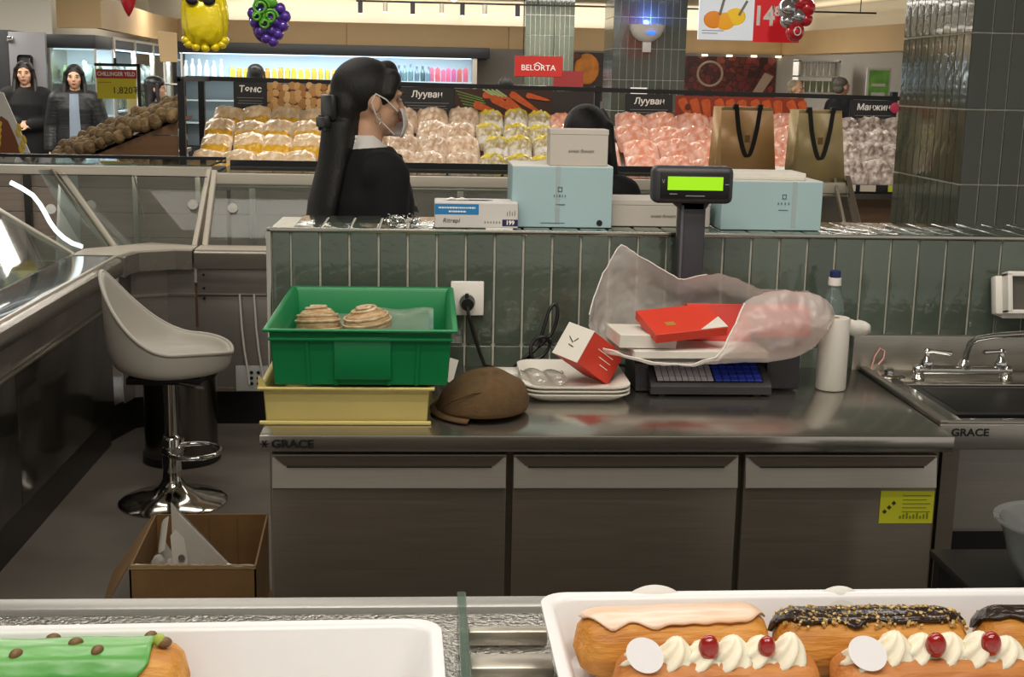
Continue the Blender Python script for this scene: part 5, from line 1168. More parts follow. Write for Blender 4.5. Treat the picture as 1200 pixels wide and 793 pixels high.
# ================================================================ PAPER BAGS ON THE BACK COUNTER
kraft_g = mat('gold_kraft', '#cbb583', .32, .15, var=.15, vscale=5, bump=.15, bscale=15)
ribbon = mat('black_ribbon', '#140e0d', .5)
def paper_bag(label, x0, x1, y0, dp, z0, h, col, skew):
    t = thing('paper_bag', label, 'bag', ((x0 + x1) / 2, y0 + dp / 2, z0)); yc = y0 + dp / 2
    a = .035   # shrink of the front panel at the top
    def wall(y, th, dz, m_): return None
    lo = [(x0, y0, z0), (x1, y0, z0), (x1, y0 + dp, z0), (x0, y0 + dp, z0)]
    hi = [(x0 + .01 + skew, y0 + .035, z0 + h), (x1 - .008 + skew, y0 + .035, z0 + h), (x1 - .008 + skew, y0 + dp - .03, z0 + h + .004), (x0 + .01 + skew, y0 + dp - .03, z0 + h + .004)]
    obj('front_panel', MB().add([lo[0], lo[1], hi[1], hi[0]], [(0, 1, 2, 3)]), col, t)
    obj('back_panel', MB().add([lo[2], lo[3], hi[3], hi[2]], [(0, 1, 2, 3)]), col, t)
    for s, (i, j) in ((1, (1, 2)), (-1, (3, 0))):
        # gusset: folded side with a centre crease
        m0 = (Vector(lo[i]) + Vector(lo[j])) / 2; m1 = (Vector(hi[i]) + Vector(hi[j])) / 2 + Vector((-.03 * s, 0, -.0))
        m0 = m0 + Vector((0, 0, 0))
        obj('side_gusset', MB().add([lo[i], m0, m1, hi[i], lo[j], hi[j]], [(0, 1, 2, 3), (1, 4, 5, 2)]), col, t)
    obj('bottom', MB().add(lo, [(3, 2, 1, 0)]), col, t)
    for o in t.children: solid(o, .0012)
    obj('folded_rim', MB().box((hi[0][0], y0 + .033, z0 + h - .03), (hi[1][0], y0 + .036, z0 + h + .001)), mat('rim_shine', '#c0a674', .3, .3), t)
    cx = (x0 + x1) / 2 + skew
    for q, (yy, dx) in enumerate(((y0 + .024, 0), (y0 + dp - .02, .012))):
        pts = []
        for k in range(13):
            u = k / 12; xx = cx + dx - .062 + .124 * u; s = 4 * u * (1 - u)
            pts.append((xx + .03 * (u - .5) * -s, yy - (.016 * s if q == 0 else .0), z0 + h + .012 - .24 * s ** .7 * (1 if q == 0 else .0) + (.004 if q else 0) * s))
        if q == 0:
            mb = MB()
            for sgn in (0,):
                rs = []
                for p in pts: rs.append([(p[0] - .011, p[1], p[2]), (p[0] + .011, p[1], p[2] + .003), (p[0] + .011, p[1] - .003, p[2] + .003), (p[0] - .011, p[1] - .003, p[2])])
                mb.rings(rs)
            obj('ribbon_handle', mb, ribbon, t, 60)
    for sx2 in (-.062, .062): obj('handle_fold', MB().box((cx + sx2 - .012, y0 + .02, z0 + h - .008), (cx + sx2 + .012, y0 + .037, z0 + h + .016), .002), ribbon, t)
    obj('printed_mark', MB().box((cx - .012, y0 + .0145, z0 + h * .52), (cx + .012, y0 + .0165, z0 + h * .62)), mat('gold_mark', '#86683c', .5), t)
    t.rotation_euler.z = R(12)
    return t
paper_bag('glossy brown paper bag with black ribbon handle, left of the two on the back counter', 1.33, 1.61, 5.93, .15, 1.122, .33, mat('bronze_kraft', '#d3a671', .32, .15, var=.15, vscale=5, bump=.15, bscale=15), -.008)
paper_bag('olive gold paper bag with black ribbon handle, right of the two on the back counter', 1.70, 1.94, 5.93, .15, 1.122, .322, kraft_g, -.012)
single('clear_tray_stack', MB().box((1.36, 6.1, 1.121), (1.80, 6.35, 1.16), .006), white, 'stack of white lids on the back counter behind the paper bags', 'lids')
# ================================================================ PEOPLE
skin = mat('skin', '#d3a688', .5, sub=.15, var=.08, vscale=12)
hair_m = mat('black_hair', '#080605', .55, var=.3, vscale=60, stretch=(3, 3, .3), bump=.3, bscale=120)
brown_hair = mat('brown_hair', '#1d120d', .45, var=.3, vscale=60, stretch=(3, 3, .3), bump=.3, bscale=120)
lipm = mat('lips', '#a8584e', .45); eyew = mat('eye_white', '#a3968c', .4); eyeb = mat('iris', '#17100c', .2)
def hand(mb, w, d, up):
    """palm and five fingers; w wrist point, d direction of fingers, up back of the hand"""
    w = Vector(w); d = Vector(d).normalized(); up = Vector(up); up = (up - d * up.dot(d)).normalized(); sd = d.cross(up)
    c = w + d * .045
    M = Matrix((( sd.x, d.x, up.x, c.x), (sd.y, d.y, up.y, c.y), (sd.z, d.z, up.z, c.z), (0, 0, 0, 1)))
    e = MB().ell((0, 0, 0), (.036, .048, .016)); mb.add([M @ Vector(p) for p in e.v], e.f)
    for k, (o_, L) in enumerate(((-.027, .060), (-.009, .072), (.009, .068), (.026, .054))):
        a = w + d * .078 + sd * o_; b = a + d * L * .55 - up * .006; e2 = b + d * L * .42 - up * .018
        mb.cap(a, .0085, b, .0080, 8); mb.cap(b, .0080, e2, .0068, 8)
    a = w + d * .025 + sd * -.03; b = a + d * .028 - sd * .022 - up * .004; mb.cap(a, .011, b, .0095, 8); mb.cap(b, .0095, b + d * .026 - sd * .004 - up * .004, .008, 8)
def head_prims(mb, z, tilt=0):
    mb.ell((0, .012, z + .025), (.076, .095, .092), n=24, m=16)          # skull
    mb.ell((0, -.018, z - .03), (.060, .070, .075), n=20, m=14)          # face
    mb.ell((0, -.052, z - .085), (.028, .026, .022), n=14, m=10)         # chin
    mb.cap((0, -.085, z + .012), .0095, (0, -.101, z - .026), .0125, 10)   # nose
    mb.ell((0, -.080, z - .058), (.022, .014, .012))                     # mouth mound
    for s in (-1, 1):
        mb.ell((s * .040, -.052, z - .022), (.024, .026, .022))          # cheek
        mb.ell((s * .030, -.076, z + .020), (.024, .014, .010))          # brow ridge
        mb.ell((s * .078, .012, z - .008), (.009, .018, .030))           # ear
def face_parts(t, z):
    for s in (-1, 1):
        e = obj('eye', MB().ell((s * .030, -.0815, z + .002), (.0125, .007, .0050)), eyew, t, 180)
        obj('iris', MB().ell((s * .030, -.0865, z + .002), (.0065, .003, .0052)), eyeb, e, 180)
        obj('eyebrow', MB().ell((s * .032, -.0885, z + .022), (.018, .004, .0032), (0, s * .1, 0)), hair_m, t, 180)
    obj('lips', MB().ell((0, -.0935, z - .058), (.021, .005, .0062)), lipm, t, 180)
def person(label, loc, rz, H, arms, coat, coat_parts, hairf, legs=True, extra=None, face=True, hip=None, trouser=None, vox=.008, robe=0):
    """figure facing -y, built at 1.62 m and scaled to H; arms = [(shoulder, elbow, wrist, finger dir, back of hand), ...]"""
    t = thing('person', label, 'person', (0, 0, 0)); z = 1.495
    b = MB(); head_prims(b, z)
    b.cap((0, .018, 1.30), .056, (0, .010, 1.42), .048)
    b.ell((0, .0, 1.19), (.150, .098, .165), n=20, m=14); b.ell((0, 0, 1.02), (.122, .088, .14), n=20, m=14); b.ell((0, .01, .88), (.158, .115, .13), n=20, m=14)
    b.cap((-.135, .01, 1.295), .052, (.135, .01, 1.295), .052)
    for s in (-1, 1):
        b.cap((s * .085, .0, .86), .086, (s * .088, -.005, .47), .055); b.cap((s * .088, -.005, .47), .055, (s * .088, .02, .09), .036)
        b.ell((s * .09, -.035, .035), (.040, .110, .036))
    for (sh, el, wr, fd_, up) in arms:
        b.cap(sh, .046, el, .036); b.cap(el, .036, wr, .026); hand(b, wr, fd_, up)
    fuse(obj('body', b, skin, t, 180), vox, 4)
    c = MB(); coat_parts(c, arms)
    fuse(obj('coat', c, coat, t, 180), .010, 6)
    l = MB()
    for s in (-1, 1): l.cap((s * .085, .0, .88), .10, (s * .09, -.005, .47), .072); l.cap((s * .09, -.005, .47), .072, (s * .09, .018, .11), .055)
    l.ell((0, .01, .90), (.168, .125, .13))
    fuse(obj('trousers', l, trouser or mat('black_trousers', '#121214', .8), t, 180), .014, 4)
    for s in (-1, 1): obj('shoe', MB().ell((s * .09, -.035, .042), (.05, .125, .042)), black, t, 180)
    h = MB(); hm = hairf(h, z)
    fuse(obj('hair', h, hm or hair_m, t, 180), .007, 4)
    if face: face_parts(t, z)
    if extra: extra(t, z)
    k = H / 1.62
    t.scale = (k, k, k); t.location = loc; t.rotation_euler = (0, 0, R(rz))
    return t
def long_coat(zlow, puff=0.0, flare=.19):
    def f(c, arms):
        c.cap((-.14, .01, 1.285), .072 + puff, (.14, .01, 1.285), .072 + puff)
        n = 24; rs = []
        for z_, rx, ry in ((1.36, .075, .075), (1.31, .17, .10), (1.2, .185 + puff, .130 + puff), (1.05, .165 + puff, .125 + puff), (.92, .185 + puff, .145 + puff), (.75, flare + puff, .155 + puff), (zlow, flare + .01 + puff, .16 + puff)):
            rs.append([(math.cos(2 * math.pi * k / n) * rx, math.sin(2 * math.pi * k / n) * ry + .005, z_) for k in range(n)])
        c.rings(rs)
        for (sh, el, wr, fd_, up) in arms:
            sh, el, wr = map(Vector, (sh, el, wr)); c.cap(sh, .068 + puff, el, .056 + puff); c.cap(el, .056 + puff, wr - (wr - el) * .06, .046 + puff * .6)
    return f
def hair_long(zl, part=True, wide=.085, sides=True):
    def f(h, z):
        h.ell((0, .022, z + .035), (.086, .102, .094), n=24, m=16)
        rs = []
        n = 20
        for z_, rx, ry, yo in ((z + .05, .085, .095, .025), (z - .05, wide, .07, .045), (z - .15, wide + .01, .05, .062), (zl + .05, wide, .042, .09), (zl, wide - .025, .03, .10)):
            rs.append([(math.cos(2 * math.pi * k / n) * rx, math.sin(2 * math.pi * k / n) * ry + yo, z_) for k in range(n)])
        h.rings(rs)
        if sides:
            for s in (-1, 1): h.cap((s * .078, -.02, z + .045), .020, (s * .092, -.015, z - .06), .022); h.cap((s * .092, -.015, z - .06), .022, (s * .10, -.05, z - .20), .028); h.cap((s * .035, -.050, z + .092), .020, (s * .076, -.035, z + .04), .018)
    return f
navy = mat('navy_suit', '#08090f', .9, var=.1, vscale=30)
blackc = mat('black_coat', '#0a0a0c', .85, var=.2, vscale=20, bump=.2, bscale=40)
puffer = mat('dark_green_puffer', '#0c1012', .55, var=.2, vscale=15, bump=.6, bscale=22, stretch=(.4, .4, 2.2))
# ---- shop assistant in profile behind the tiled wall (facing right)
def assist_extra(t, z):
    shirt = mat('white_shirt', '#d9d5d2', .6)
    cl = MB()
    n = 20
    rs = []
    for z_, rx, ry, yo in ((1.30, .098, .088, .012), (1.385, .064, .064, .012), (1.394, .060, .060, .012), (1.35, .066, .066, .012)):
        rs.append([(math.cos(2 * math.pi * k / n) * rx, math.sin(2 * math.pi * k / n) * ry + yo - (.07 if z_ < 1.32 else .015) * max(0, -math.sin(2 * math.pi * k / n)), z_ - (.13 if z_ < 1.32 else .05) * max(0, -math.sin(2 * math.pi * k / n))) for k in range(n)])
    obj('collar', cl.rings(rs, False), shirt, t, 60)
    obj('shirt_front', MB().add([(-.045, -.085, 1.335), (.045, -.085, 1.335), (.03, -.148, 1.16), (-.03, -.148, 1.16), (-.05, -.05, 1.35), (.05, -.05, 1.35)], [(0, 1, 2, 3), (4, 5, 1, 0)]), shirt, t)
    solid(t.children[-1], .004)
    mk = MB()
    def mf(u, v):
        a = (u - .5) * 1.5; zz = z - .022 - .085 * v; r = .094 - .028 * abs(v - .42)
        return (math.sin(a) * .078, -.016 - math.cos(a) * (.096 + .016 * math.sin(math.pi * v)) + .012, zz)
    solid(obj('face_mask', mk.sheet(mf, 16, 8), mat('white_mask', '#d6d2d0', .6), t, 180), .0015)
    for s in (-1, 1):
        obj('mask_strap', MB().tube([(s * .066, -.062, z - .03), (s * .080, -.02, z + .004), (s * .087, .014, z + .02), (s * .085, .026, z - .005), (s * .080, .01, z - .045), (s * .064, -.052, z - .098)], .0022, 6), white, t, 80)
        obj('earring', MB().tube([(s * .089 + 0 * q, .008 + .010 * math.sin(q * .7), z - .052 + .016 * math.cos(q * .7)) for q in range(9)], .0016, 6, True), mat('silver_ring', '#c9c3b8', .2, 1), t, 80)
    ck = obj('hair_claw', MB().box((-.05, .118, z - .06), (.05, .138, z + .015), .008).box((-.035, .125, z - .09), (-.02, .15, z - .045), .003).box((.02, .125, z - .09), (.035, .15, z - .045), .003).cbox((.0, .145, z - .065), (.08, .02, .03), .004), black, t)
    obj('hair_pin', MB().ell((-.074, .07, z - .105), (.004, .004, .006)).ell((-.072, .072, z - .118), (.003, .003, .005)), mat('pearl', '#e9e4da', .2), t, 180)
def assist_hair(h, z):
    h.ell((0, .018, z + .034), (.083, .102, .092), n=24, m=16)
    h.cap((0, -.055, z + .085), .033, (0, -.088, z + .042), .014)         # fringe swept over the forehead
    h.cap((-.05, -.045, z + .06), .034, (-.074, -.03, z + .02), .020); h.cap((.05, -.045, z + .06), .034, (.074, -.03, z + .02), .020)
    h.ell((0, .085, z - .02), (.066, .046, .075)); h.cap((0, .085, z - .04), .052, (0, .090, z - .16), .050)
    rs = []; n = 20
    for z_, rx, ry, yo in ((z - .06, .062, .046, .098), (z - .18, .075, .045, .112), (z - .30, .088, .042, .145), (z - .42, .082, .038, .165), (z - .48, .05, .02, .168)):
        rs.append([(math.cos(2 * math.pi * k / n) * rx, math.sin(2 * math.pi * k / n) * ry + yo, z_) for k in range(n)])
    h.rings(rs)
AD = [((-.16, .0, 1.28), (-.205, .015, 1.03), (-.19, -.08, .80), (0, -.3, -1), (-1, 0, 0)), ((.16, .0, 1.28), (.205, .015, 1.03), (.19, -.08, .80), (0, -.3, -1), (1, 0, 0))]
AE = [((-.145, .0, 1.28), (-.165, .015, 1.03), (-.15, -.10, .80), (0, -.3, -1), (-1, 0, 0)), ((.145, .0, 1.28), (.165, .015, 1.03), (.15, -.10, .80), (0, -.3, -1), (1, 0, 0))]
person('person in a dark suit with white collar, mask and clipped black hair, in profile', (-.178, 3.86, 0), 113, 1.612, AE, navy, long_coat(.72, .0, .17), assist_hair, extra=assist_extra, vox=.006)
# ---- head behind the white box
person('person with black hair mostly hidden behind the white box on the ledge', (.563, 4.6, 0), 150, 1.475, AD, blackc, long_coat(.72, 0.0, .17), hair_long(1.15), face=True)
# ---- women by the chilled cabinets
W1 = [((-.165, .0, 1.28), (-.22, -.02, 1.02), (-.06, -.185, 1.02), (1, -.25, -.05), (0, -.6, .8)), ((.165, .0, 1.28), (.22, -.02, 1.02), (.05, -.19, 1.01), (-1, -.25, -.1), (0, -.6, .8))]
person('person in a long black coat with clasped hands and brown hair at the far left', (-4.02, 13.25, 0), 8, 1.66, W1, blackc, long_coat(.28, .02, .21), lambda h, z: (hair_long(1.18, wide=.095)(h, z), brown_hair)[1])
def w2x(t, z):
    obj('sweater_front', MB().sheet(lambda u, v: ((u - .5) * (.11 - .03 * v), -.168 - .012 * math.sin(math.pi * u) + .10 * max(0, v - .72), .88 + .46 * v), 8, 10), mat('blue_sweater', '#7d8a99', .8), t, 180)
    solid(t.children[-1], .006)
W2 = [((-.165, .0, 1.28), (-.23, .02, 1.02), (-.25, -.06, .80), (0, -.2, -1), (-1, 0, 0)), ((.165, .0, 1.28), (.24, .0, 1.03), (.27, -.14, .86), (.1, -.6, -.6), (1, 0, .3))]
person('person in an open dark padded coat over a grey-blue sweater beside the chilled cabinet', (-3.47, 13.0, 0), 10, 1.63, W2, puffer, long_coat(.36, .025, .19), hair_long(1.24), extra=w2x)
def w3x(t, z):
    obj('cap', MB().ell((0, .015, z + .06), (.09, .105, .075)).ell((0, -.10, z + .045), (.06, .06, .008)), black, t, 180)
person('person in black with dark cap seen from the side behind the price placard', (-2.69, 13.0, 0), 100, 1.53, AD, blackc, long_coat(.7, .01, .18), hair_long(1.15), extra=w3x)
# ---- people further back
def hair_short(h, z): h.ell((0, .03, z + .045), (.082, .092, .075)); h.ell((0, .055, z - .02), (.075, .055, .06)); return mat('grey_hair', '#5a554f', .6) if 'grey_hair' not in MATS else MATS['grey_hair']
person('person with grey hair in a dark suit standing near the shelves at the right', (5.13, 16.0, 0), 118, 1.69, AD, navy, long_coat(.72, .01, .18), hair_short)
person('person with short fair hair beside the grey-haired person near the shelves', (4.72, 16.6, 0), 60, 1.65, AD, mat('grey_coat', '#3c3a3a', .8), long_coat(.72, .01, .18), lambda h, z: (hair_short(h, z), mat('fair_hair', '#8d8068', .6))[1])
person('person whose dark hair shows above the stand bar near the far chilled case', (.86, 15.0, 0), 180, 1.60, AD, blackc, long_coat(.72), hair_long(1.2))
person('person with a black cap showing above the stand bar beside the bottled goods', (-1.98, 15.0, 0), 180, 1.68, AD, blackc, long_coat(.72), hair_long(1.2), extra=w3x)
# ================================================================ BACKGROUND: CHILLED CASES, COLUMNS, SIGNS
caseblk = mat('case_black', '#1b1c1f', .5); shelfw = mat('chiller_white', '#bfd0d8', .5)
cool_m = mat('chiller_light', '#cfe6f5', .5, emit=2.2)
# far multideck under the soffit
fcase = thing('far_chilled_case', 'long lit open chilled case along the far wall', 'chilled case', (-1.7, 21.6, 0))
obj('canopy', MB().box((-4.1, 21.1, 1.90), (.95, 21.95, 2.07), .01), caseblk, fcase)
obj('back', MB().box((-4.1, 21.9, .2), (.75, 21.95, 1.9)), shelfw, fcase)
obj('side', MB().box((.68, 21.15, .2), (.75, 21.9, 1.9)), alu, fcase); obj('side', MB().box((-4.1, 21.15, .2), (-4.04, 21.9, 1.9)), caseblk, fcase)
for z in (1.52, 1.16, .8): obj('shelf', MB().box((-4.04, 21.3, z - .02), (.68, 21.9, z)), shelfw, fcase)
obj('base', MB().box((-4.1, 21.1, 0), (.75, 21.95, .4)), caseblk, fcase)
obj('glow_tube', MB().box((-4.0, 21.22, 1.885), (.66, 21.28, 1.899)), cool_m, fcase)
area('chiller_lamp', (-1.7, 21.25, 1.88), 4.6, .06, 60, COOL, (R(25), 0, 0))
area('chiller_lamp', (-1.7, 21.12, 1.5), 4.6, .05, 8, COOL, (R(60), 0, 0)) if False else None
bot = mesh_of('bottle', MB().lathe([(.034, 0), (.036, .01), (.036, .12), (.014, .17), (.014, .2), (.017, .2), (.017, .22)], (0, 0, 0), 10), None)
pack = mesh_of('drink_carton', MB().box((-.035, -.03, 0), (.035, .03, .17)).prism([(-.035, .17), (.035, .17), (.0, .205)], .06, Matrix(((1, 0, 0, 0), (0, 0, -1, .03), (0, 1, 0, 0), (0, 0, 0, 1)))), None)
jar = mesh_of('jar', MB().lathe([(.04, 0), (.042, .01), (.042, .12), (.03, .135), (.03, .14), (.034, .14), (.034, .165)], (0, 0, 0), 10), None)
pmats = [per_object(mat('goods_gold', '#c4a136', .4), .7, 1.2, .03), per_object(mat('goods_dark', '#3d5058', .4), .6, 1.6, .05), per_object(mat('goods_red', '#93424e', .4), .7, 1.3, .06), per_object(mat('goods_white', '#b9c0ba', .4), .8, 1.1, .05), per_object(mat('goods_teal', '#76928e', .4), .7, 1.3, .05)]
def goods(kind, me, x0, x1, dx, y, z, m, label, group, sc=1.0):
    me = me.copy(); me.materials.clear(); me.materials.append(m); x = x0; r_ = random.Random(int(x0 * 100) + int(z * 10))
    while x < x1:
        o = link(kind, me, None, (x, y + r_.uniform(-.03, .03), z)); o.scale = (sc, sc, sc * r_.uniform(.9, 1.1)); tag(o, label, kind.replace('_', ' '), group); x += dx * r_.uniform(.95, 1.1)
goods('jar', jar, -3.2, -1.1, .105, 21.42, 1.522, pmats[0], 'gold-capped jar on the top shelf of the far chilled case', 'gold jars in the far case')
goods('bottle', bot, -1.0, .0, .095, 21.42, 1.522, pmats[1], 'dark bottle on the top shelf of the far chilled case', 'dark bottles in the far case', 1.15)
goods('drink_carton', pack, -.30, .62, .09, 21.42, 1.522, pmats[2], 'reddish drink carton on the top shelf of the far chilled case', 'red cartons in the far case', 1.0) if False else None
goods('drink_carton', pack, .02, .64, .088, 21.42, 1.522, pmats[2], 'reddish drink carton at the right end of the far chilled case', 'red cartons in the far case', 1.1)
goods('milk_bottle', bot, -3.95, -3.3, .11, 21.42, 1.522, pmats[3], 'pale bottle at the left end of the far chilled case', 'pale bottles in the far case', 1.2)
# left chilled cabinets
lc = thing('left_chilled_cabinet', 'tall dark-framed chilled cabinet facing the camera behind the two people', 'chilled cabinet', (-3.75, 14.3, 0))
obj('header', MB().box((-4.0, 13.98, 1.80), (-3.5, 14.7, 1.94), .006), caseblk, lc)
obj('side', MB().box((-4.02, 14.0, 0), (-3.98, 14.7, 1.94)), alu, lc)
obj('back', MB().box((-4.0, 14.65, .1), (-3.5, 14.7, 1.82)), shelfw, lc)
for z in (1.45, 1.1, .75): obj('shelf', MB().box((-3.98, 14.1, z - .02), (-3.5, 14.66, z)), shelfw, lc)
obj('base', MB().box((-4.0, 14.0, 0), (-3.5, 14.7, .35)), caseblk, lc)
obj('door_frame', MB().box((-3.99, 13.985, .35), (-3.97, 14.0, 1.8)).box((-3.52, 13.985, .35), (-3.50, 14.0, 1.8)), alu, lc)
obj('glass_door', MB().box((-3.97, 13.99, .35), (-3.52, 13.996, 1.8)), glass_t, lc)
obj('glow_tube', MB().box((-3.96, 14.06, 1.785), (-3.54, 14.1, 1.799)), cool_m, lc)
area('chiller_lamp', (-3.75, 14.12, 1.77), .45, .06, 9, COOL, (R(20), 0, 0))
rc_ = thing('receding_chilled_case', 'row of open chilled produce cases receding along the left wall', 'chilled case', (-3.75, 16.2, 0))
def wallbox(a, b, dx, z0, z1):     # box along a->b in plan, thickness dx to the left
    return MB().prism([a, b, (b[0] + dx, b[1]), (a[0] + dx, a[1])], z1 - z0, Matrix.Translation((0, 0, z0)))
A_, B_ = (-3.50, 14.74), (-3.62, 18.4)
obj('header', wallbox(A_, B_, -.5, 1.82, 1.94), caseblk, rc_); obj('header_edge', wallbox((A_[0] + .01, A_[1]), (B_[0] + .01, B_[1]), -.02, 1.915, 1.945), alu, rc_)
obj('back', wallbox((A_[0] - .48, A_[1]), (B_[0] - .48, B_[1]), -.03, .1, 1.82), shelfw, rc_)
for z in (1.45, 1.12, .78): obj('shelf', wallbox((A_[0] - .12, A_[1]), (B_[0] - .12, B_[1]), -.38, z - .02, z), shelfw, rc_)
obj('base', wallbox(A_, B_, -.5, 0, .4), whitep, rc_)
for u in (.0, .33, .66, 1.0): px, py = A_[0] + (B_[0] - A_[0]) * u, A_[1] + (B_[1] - A_[1]) * u; obj('door_post', MB().box((px - .03, py - .03, .4), (px + .02, py + .03, 1.93)), alu, rc_)
obj('glow_tube', wallbox((A_[0] - .06, A_[1]), (B_[0] - .06, B_[1]), -.04, 1.805, 1.819), cool_m, rc_)
area('chiller_lamp', (-3.63, 16.55, 1.79), .06, 3.5, 34, COOL, (0, R(-25), R(1.8)))
leaf_me = []
for s in range(3):
    e = MB().ell((0, 0, 0), (.07, .055, .10), n=12, m=8); e.v = [tuple(Vector(p) * (1 + .5 * mnoise.noise(Vector(p) * 22 + Vector((s * 5, 2, 0))))) for p in e.v]; leaf_me.append(mesh_of('leafy_bundle', e, per_object(mat('leafy_green%d' % s, ('#5d7350', '#8b9c82', '#aab8ae')[s], .6, var=.5, vscale=25, bump=.5, bscale=40), .7, 1.2), 180))
r_ = random.Random(3)
for zi, z in enumerate((1.45, 1.12, .78)):
    for k in range(22):
        u = (k + .5) / 22; px, py = A_[0] + (B_[0] - A_[0]) * u, A_[1] + (B_[1] - A_[1]) * u
        o = link('produce_bundle', leaf_me[r_.randrange(3)], None, (px - .26 + r_.uniform(-.03, .03), py, z + .085), (0, 0, r_.uniform(0, 6))); o.scale = (1.1, 1.1, r_.uniform(.9, 1.4))
        tag(o, 'bundle of packed greens on the %s shelf of the receding case' % ('top', 'middle', 'bottom')[zi], 'produce', 'greens on the %s shelf of the receding case' % ('top', 'middle', 'bottom')[zi])
    for k in range(4):
        o = link('produce_bundle', leaf_me[k % 3], None, (-3.92 + k * .12, 14.3 + r_.uniform(-.03, .03), z + .085), (0, 0, r_.uniform(0, 6))); o.scale = (1, 1, r_.uniform(.9, 1.4))
        tag(o, 'bundle of packed greens on the %s shelf of the front cabinet' % ('top', 'middle', 'bottom')[zi], 'produce', 'greens on the %s shelf of the front cabinet' % ('top', 'middle', 'bottom')[zi])
# open bin of greens between the people and the placard
gbn = thing('ice_bin', 'white low chilled bin of cabbages behind the price placard', 'chilled bin', (-3.0, 13.6, 0))
obj('tub', MB().box((-3.35, 13.35, 0), (-2.55, 13.85, .78), .02), whitep, gbn); obj('rim', MB().box((-3.38, 13.32, .76), (-2.52, 13.88, .80), .01), alu, gbn)
for k in range(10):
    e = MB().ell((0, 0, 0), (.095, .095, .08), n=12, m=8); e.v = [tuple(Vector(p) * (1 + .2 * mnoise.noise(Vector(p) * 15 + Vector((k, 0, 0))))) for p in e.v]
    o = single('cabbage', e, MATS['leafy_green2'] if k % 2 else MATS['leafy_green0'], 'pale cabbage in the white chilled bin behind the placard', 'cabbage', 'cabbages in the white bin', 180); o.location = (-3.26 + (k % 5) * .16, 13.48 + (k // 5) * .2, .80 + .04 * (k // 5))
gd = thing('grey_door', 'grey swing door with a rounded window at the far left', 'door', (-4.15, 13.85, 0))
obj('leaf', MB().box((-4.34, 13.82, 0), (-3.97, 13.87, 1.95), .004), mat('door_grey', '#77777a', .5, .2), gd)
obj('window_rim', MB().box((-4.255, 13.805, 1.25), (-4.10, 13.822, 1.72), .03, 3), black, gd); obj('window_pane', MB().box((-4.24, 13.80, 1.27), (-4.115, 13.808, 1.70), .02, 3), mat('dark_pane', '#3a3c40', .15), gd)
obj('hinge', MB().box((-4.35, 13.80, 1.85), (-4.29, 13.83, 1.90), .004), chrome, gd)
single('dark_cabinet', MB().box((-5.2, 13.9, 0), (-4.36, 14.5, 1.97), .01), caseblk, 'black tall cabinet at the far left behind the grey door', 'cabinet')
# easel / wire rack
ez = thing('white_wire_rack', 'white wire rack with a tan panel standing before the left cases', 'rack', (-2.72, 14.0, 0))
for px in (-2.80, -2.62): obj('upright', MB().cyl((px, 14.0, 0), (px + .0, 14.0, 1.78), .012, n=8), white, ez)
for z in (1.7, 1.45, 1.22, .98, .7): obj('rung', MB().cyl((-2.80, 14.0, z), (-2.62, 14.0, z), .008, n=8), white, ez)
obj('panel', MB().prism([(-2.86, 2.0), (-2.66, 1.98), (-2.66, 1.68), (-2.84, 1.68)], .015, Matrix(((1, 0, 0, 0), (0, 0, -1, 14.0), (0, 1, 0, 0), (0, 0, 0, 1)))), tan, ez)
# columns
column('tiled_column', 'grey tiled column with the white bowl lamp in the middle distance', 1.87, 2.63, 13.4, 14.1, CEIL, .076, .315, tile_c, zlo=1.1)
column('tiled_column', 'narrow far grey tiled column behind the red shop sign', 1.44, 2.19, 20.0, 20.6, CEIL, .075, .30, tile_c, zlo=1.4)
wlm = thing('bowl_wall_lamp', 'white half-bowl wall lamp glowing blue on the tiled column', 'lamp', (2.21, 13.38, 1.9))
obj('bowl', MB().lathe([(.02, 1.97), (.08, 1.985), (.14, 2.03), (.175, 2.09), (.185, 2.145), (.178, 2.145), (.165, 2.09), (.12, 2.04)], (2.21, 13.38, 0), 32, True, False), white, wlm)
obj('mount', MB().box((2.17, 13.36, 1.87), (2.26, 13.40, 1.975), .006), white, wlm)
obj('blue_window', MB().ell((2.23, 13.21, 2.06), (.05, .02, .016)), mat('blue_led', '#2a6bff', .3, emit=2.0), wlm, 180)
obj('blue_glow_disc', MB().cyl((2.21, 13.36, 2.10), (2.21, 13.36, 2.11), .12, n=20), MATS['blue_led'], wlm)
pl = bpy.data.lights.new('blue_lamp', 'POINT'); pl.energy = 5; pl.color = (.1, .25, 1); pl.shadow_soft_size = .03
plo = bpy.data.objects.new('blue_lamp', pl); C.objects.link(plo); plo.location = (2.22, 13.3, 2.17)
# red shop sign
sg = thing('red_shop_sign', 'red sign with white lettering hanging before the far column', 'sign', (.99, 12, 1.58))
obj('panel', MB().box((.77, 12.0, 1.595), (1.212, 12.03, 1.782), .004, 1), mat('sign_red', '#b3241c', .45), sg)
text('lettering', 'BELORTA', .072, (.99, 11.997, 1.675), inkw, sg, th=.001, sx=1.05)
obj('roof_mark', bar(bar(MB(), (.945, 11.997, 1.70), (.985, 11.997, 1.725), .007, .002, (0, 1, 0)), (.985, 11.997, 1.725), (1.025, 11.997, 1.70), .007, .002, (0, 1, 0)), inkw, sg)
obj('hanger', MB().cyl((.85, 12.015, 1.78), (.85, 12.015, CEIL), .004, n=6).cyl((1.13, 12.015, 1.78), (1.13, 12.015, CEIL), .004, n=6), blackm, sg)
rs2 = thing('red_side_sign', 'second plain red board right of the lettered red sign', 'sign', (1.33, 12.6, 0))
obj('panel', MB().box((1.19, 12.6, 1.50), (1.48, 12.62, 1.66)), mat('sign_red_dim', '#9a2b2a', .5), rs2)
for px in (1.21, 1.46): obj('post', MB().cyl((px, 12.61, 0), (px, 12.61, 1.5), .01, n=8), blackm, rs2)
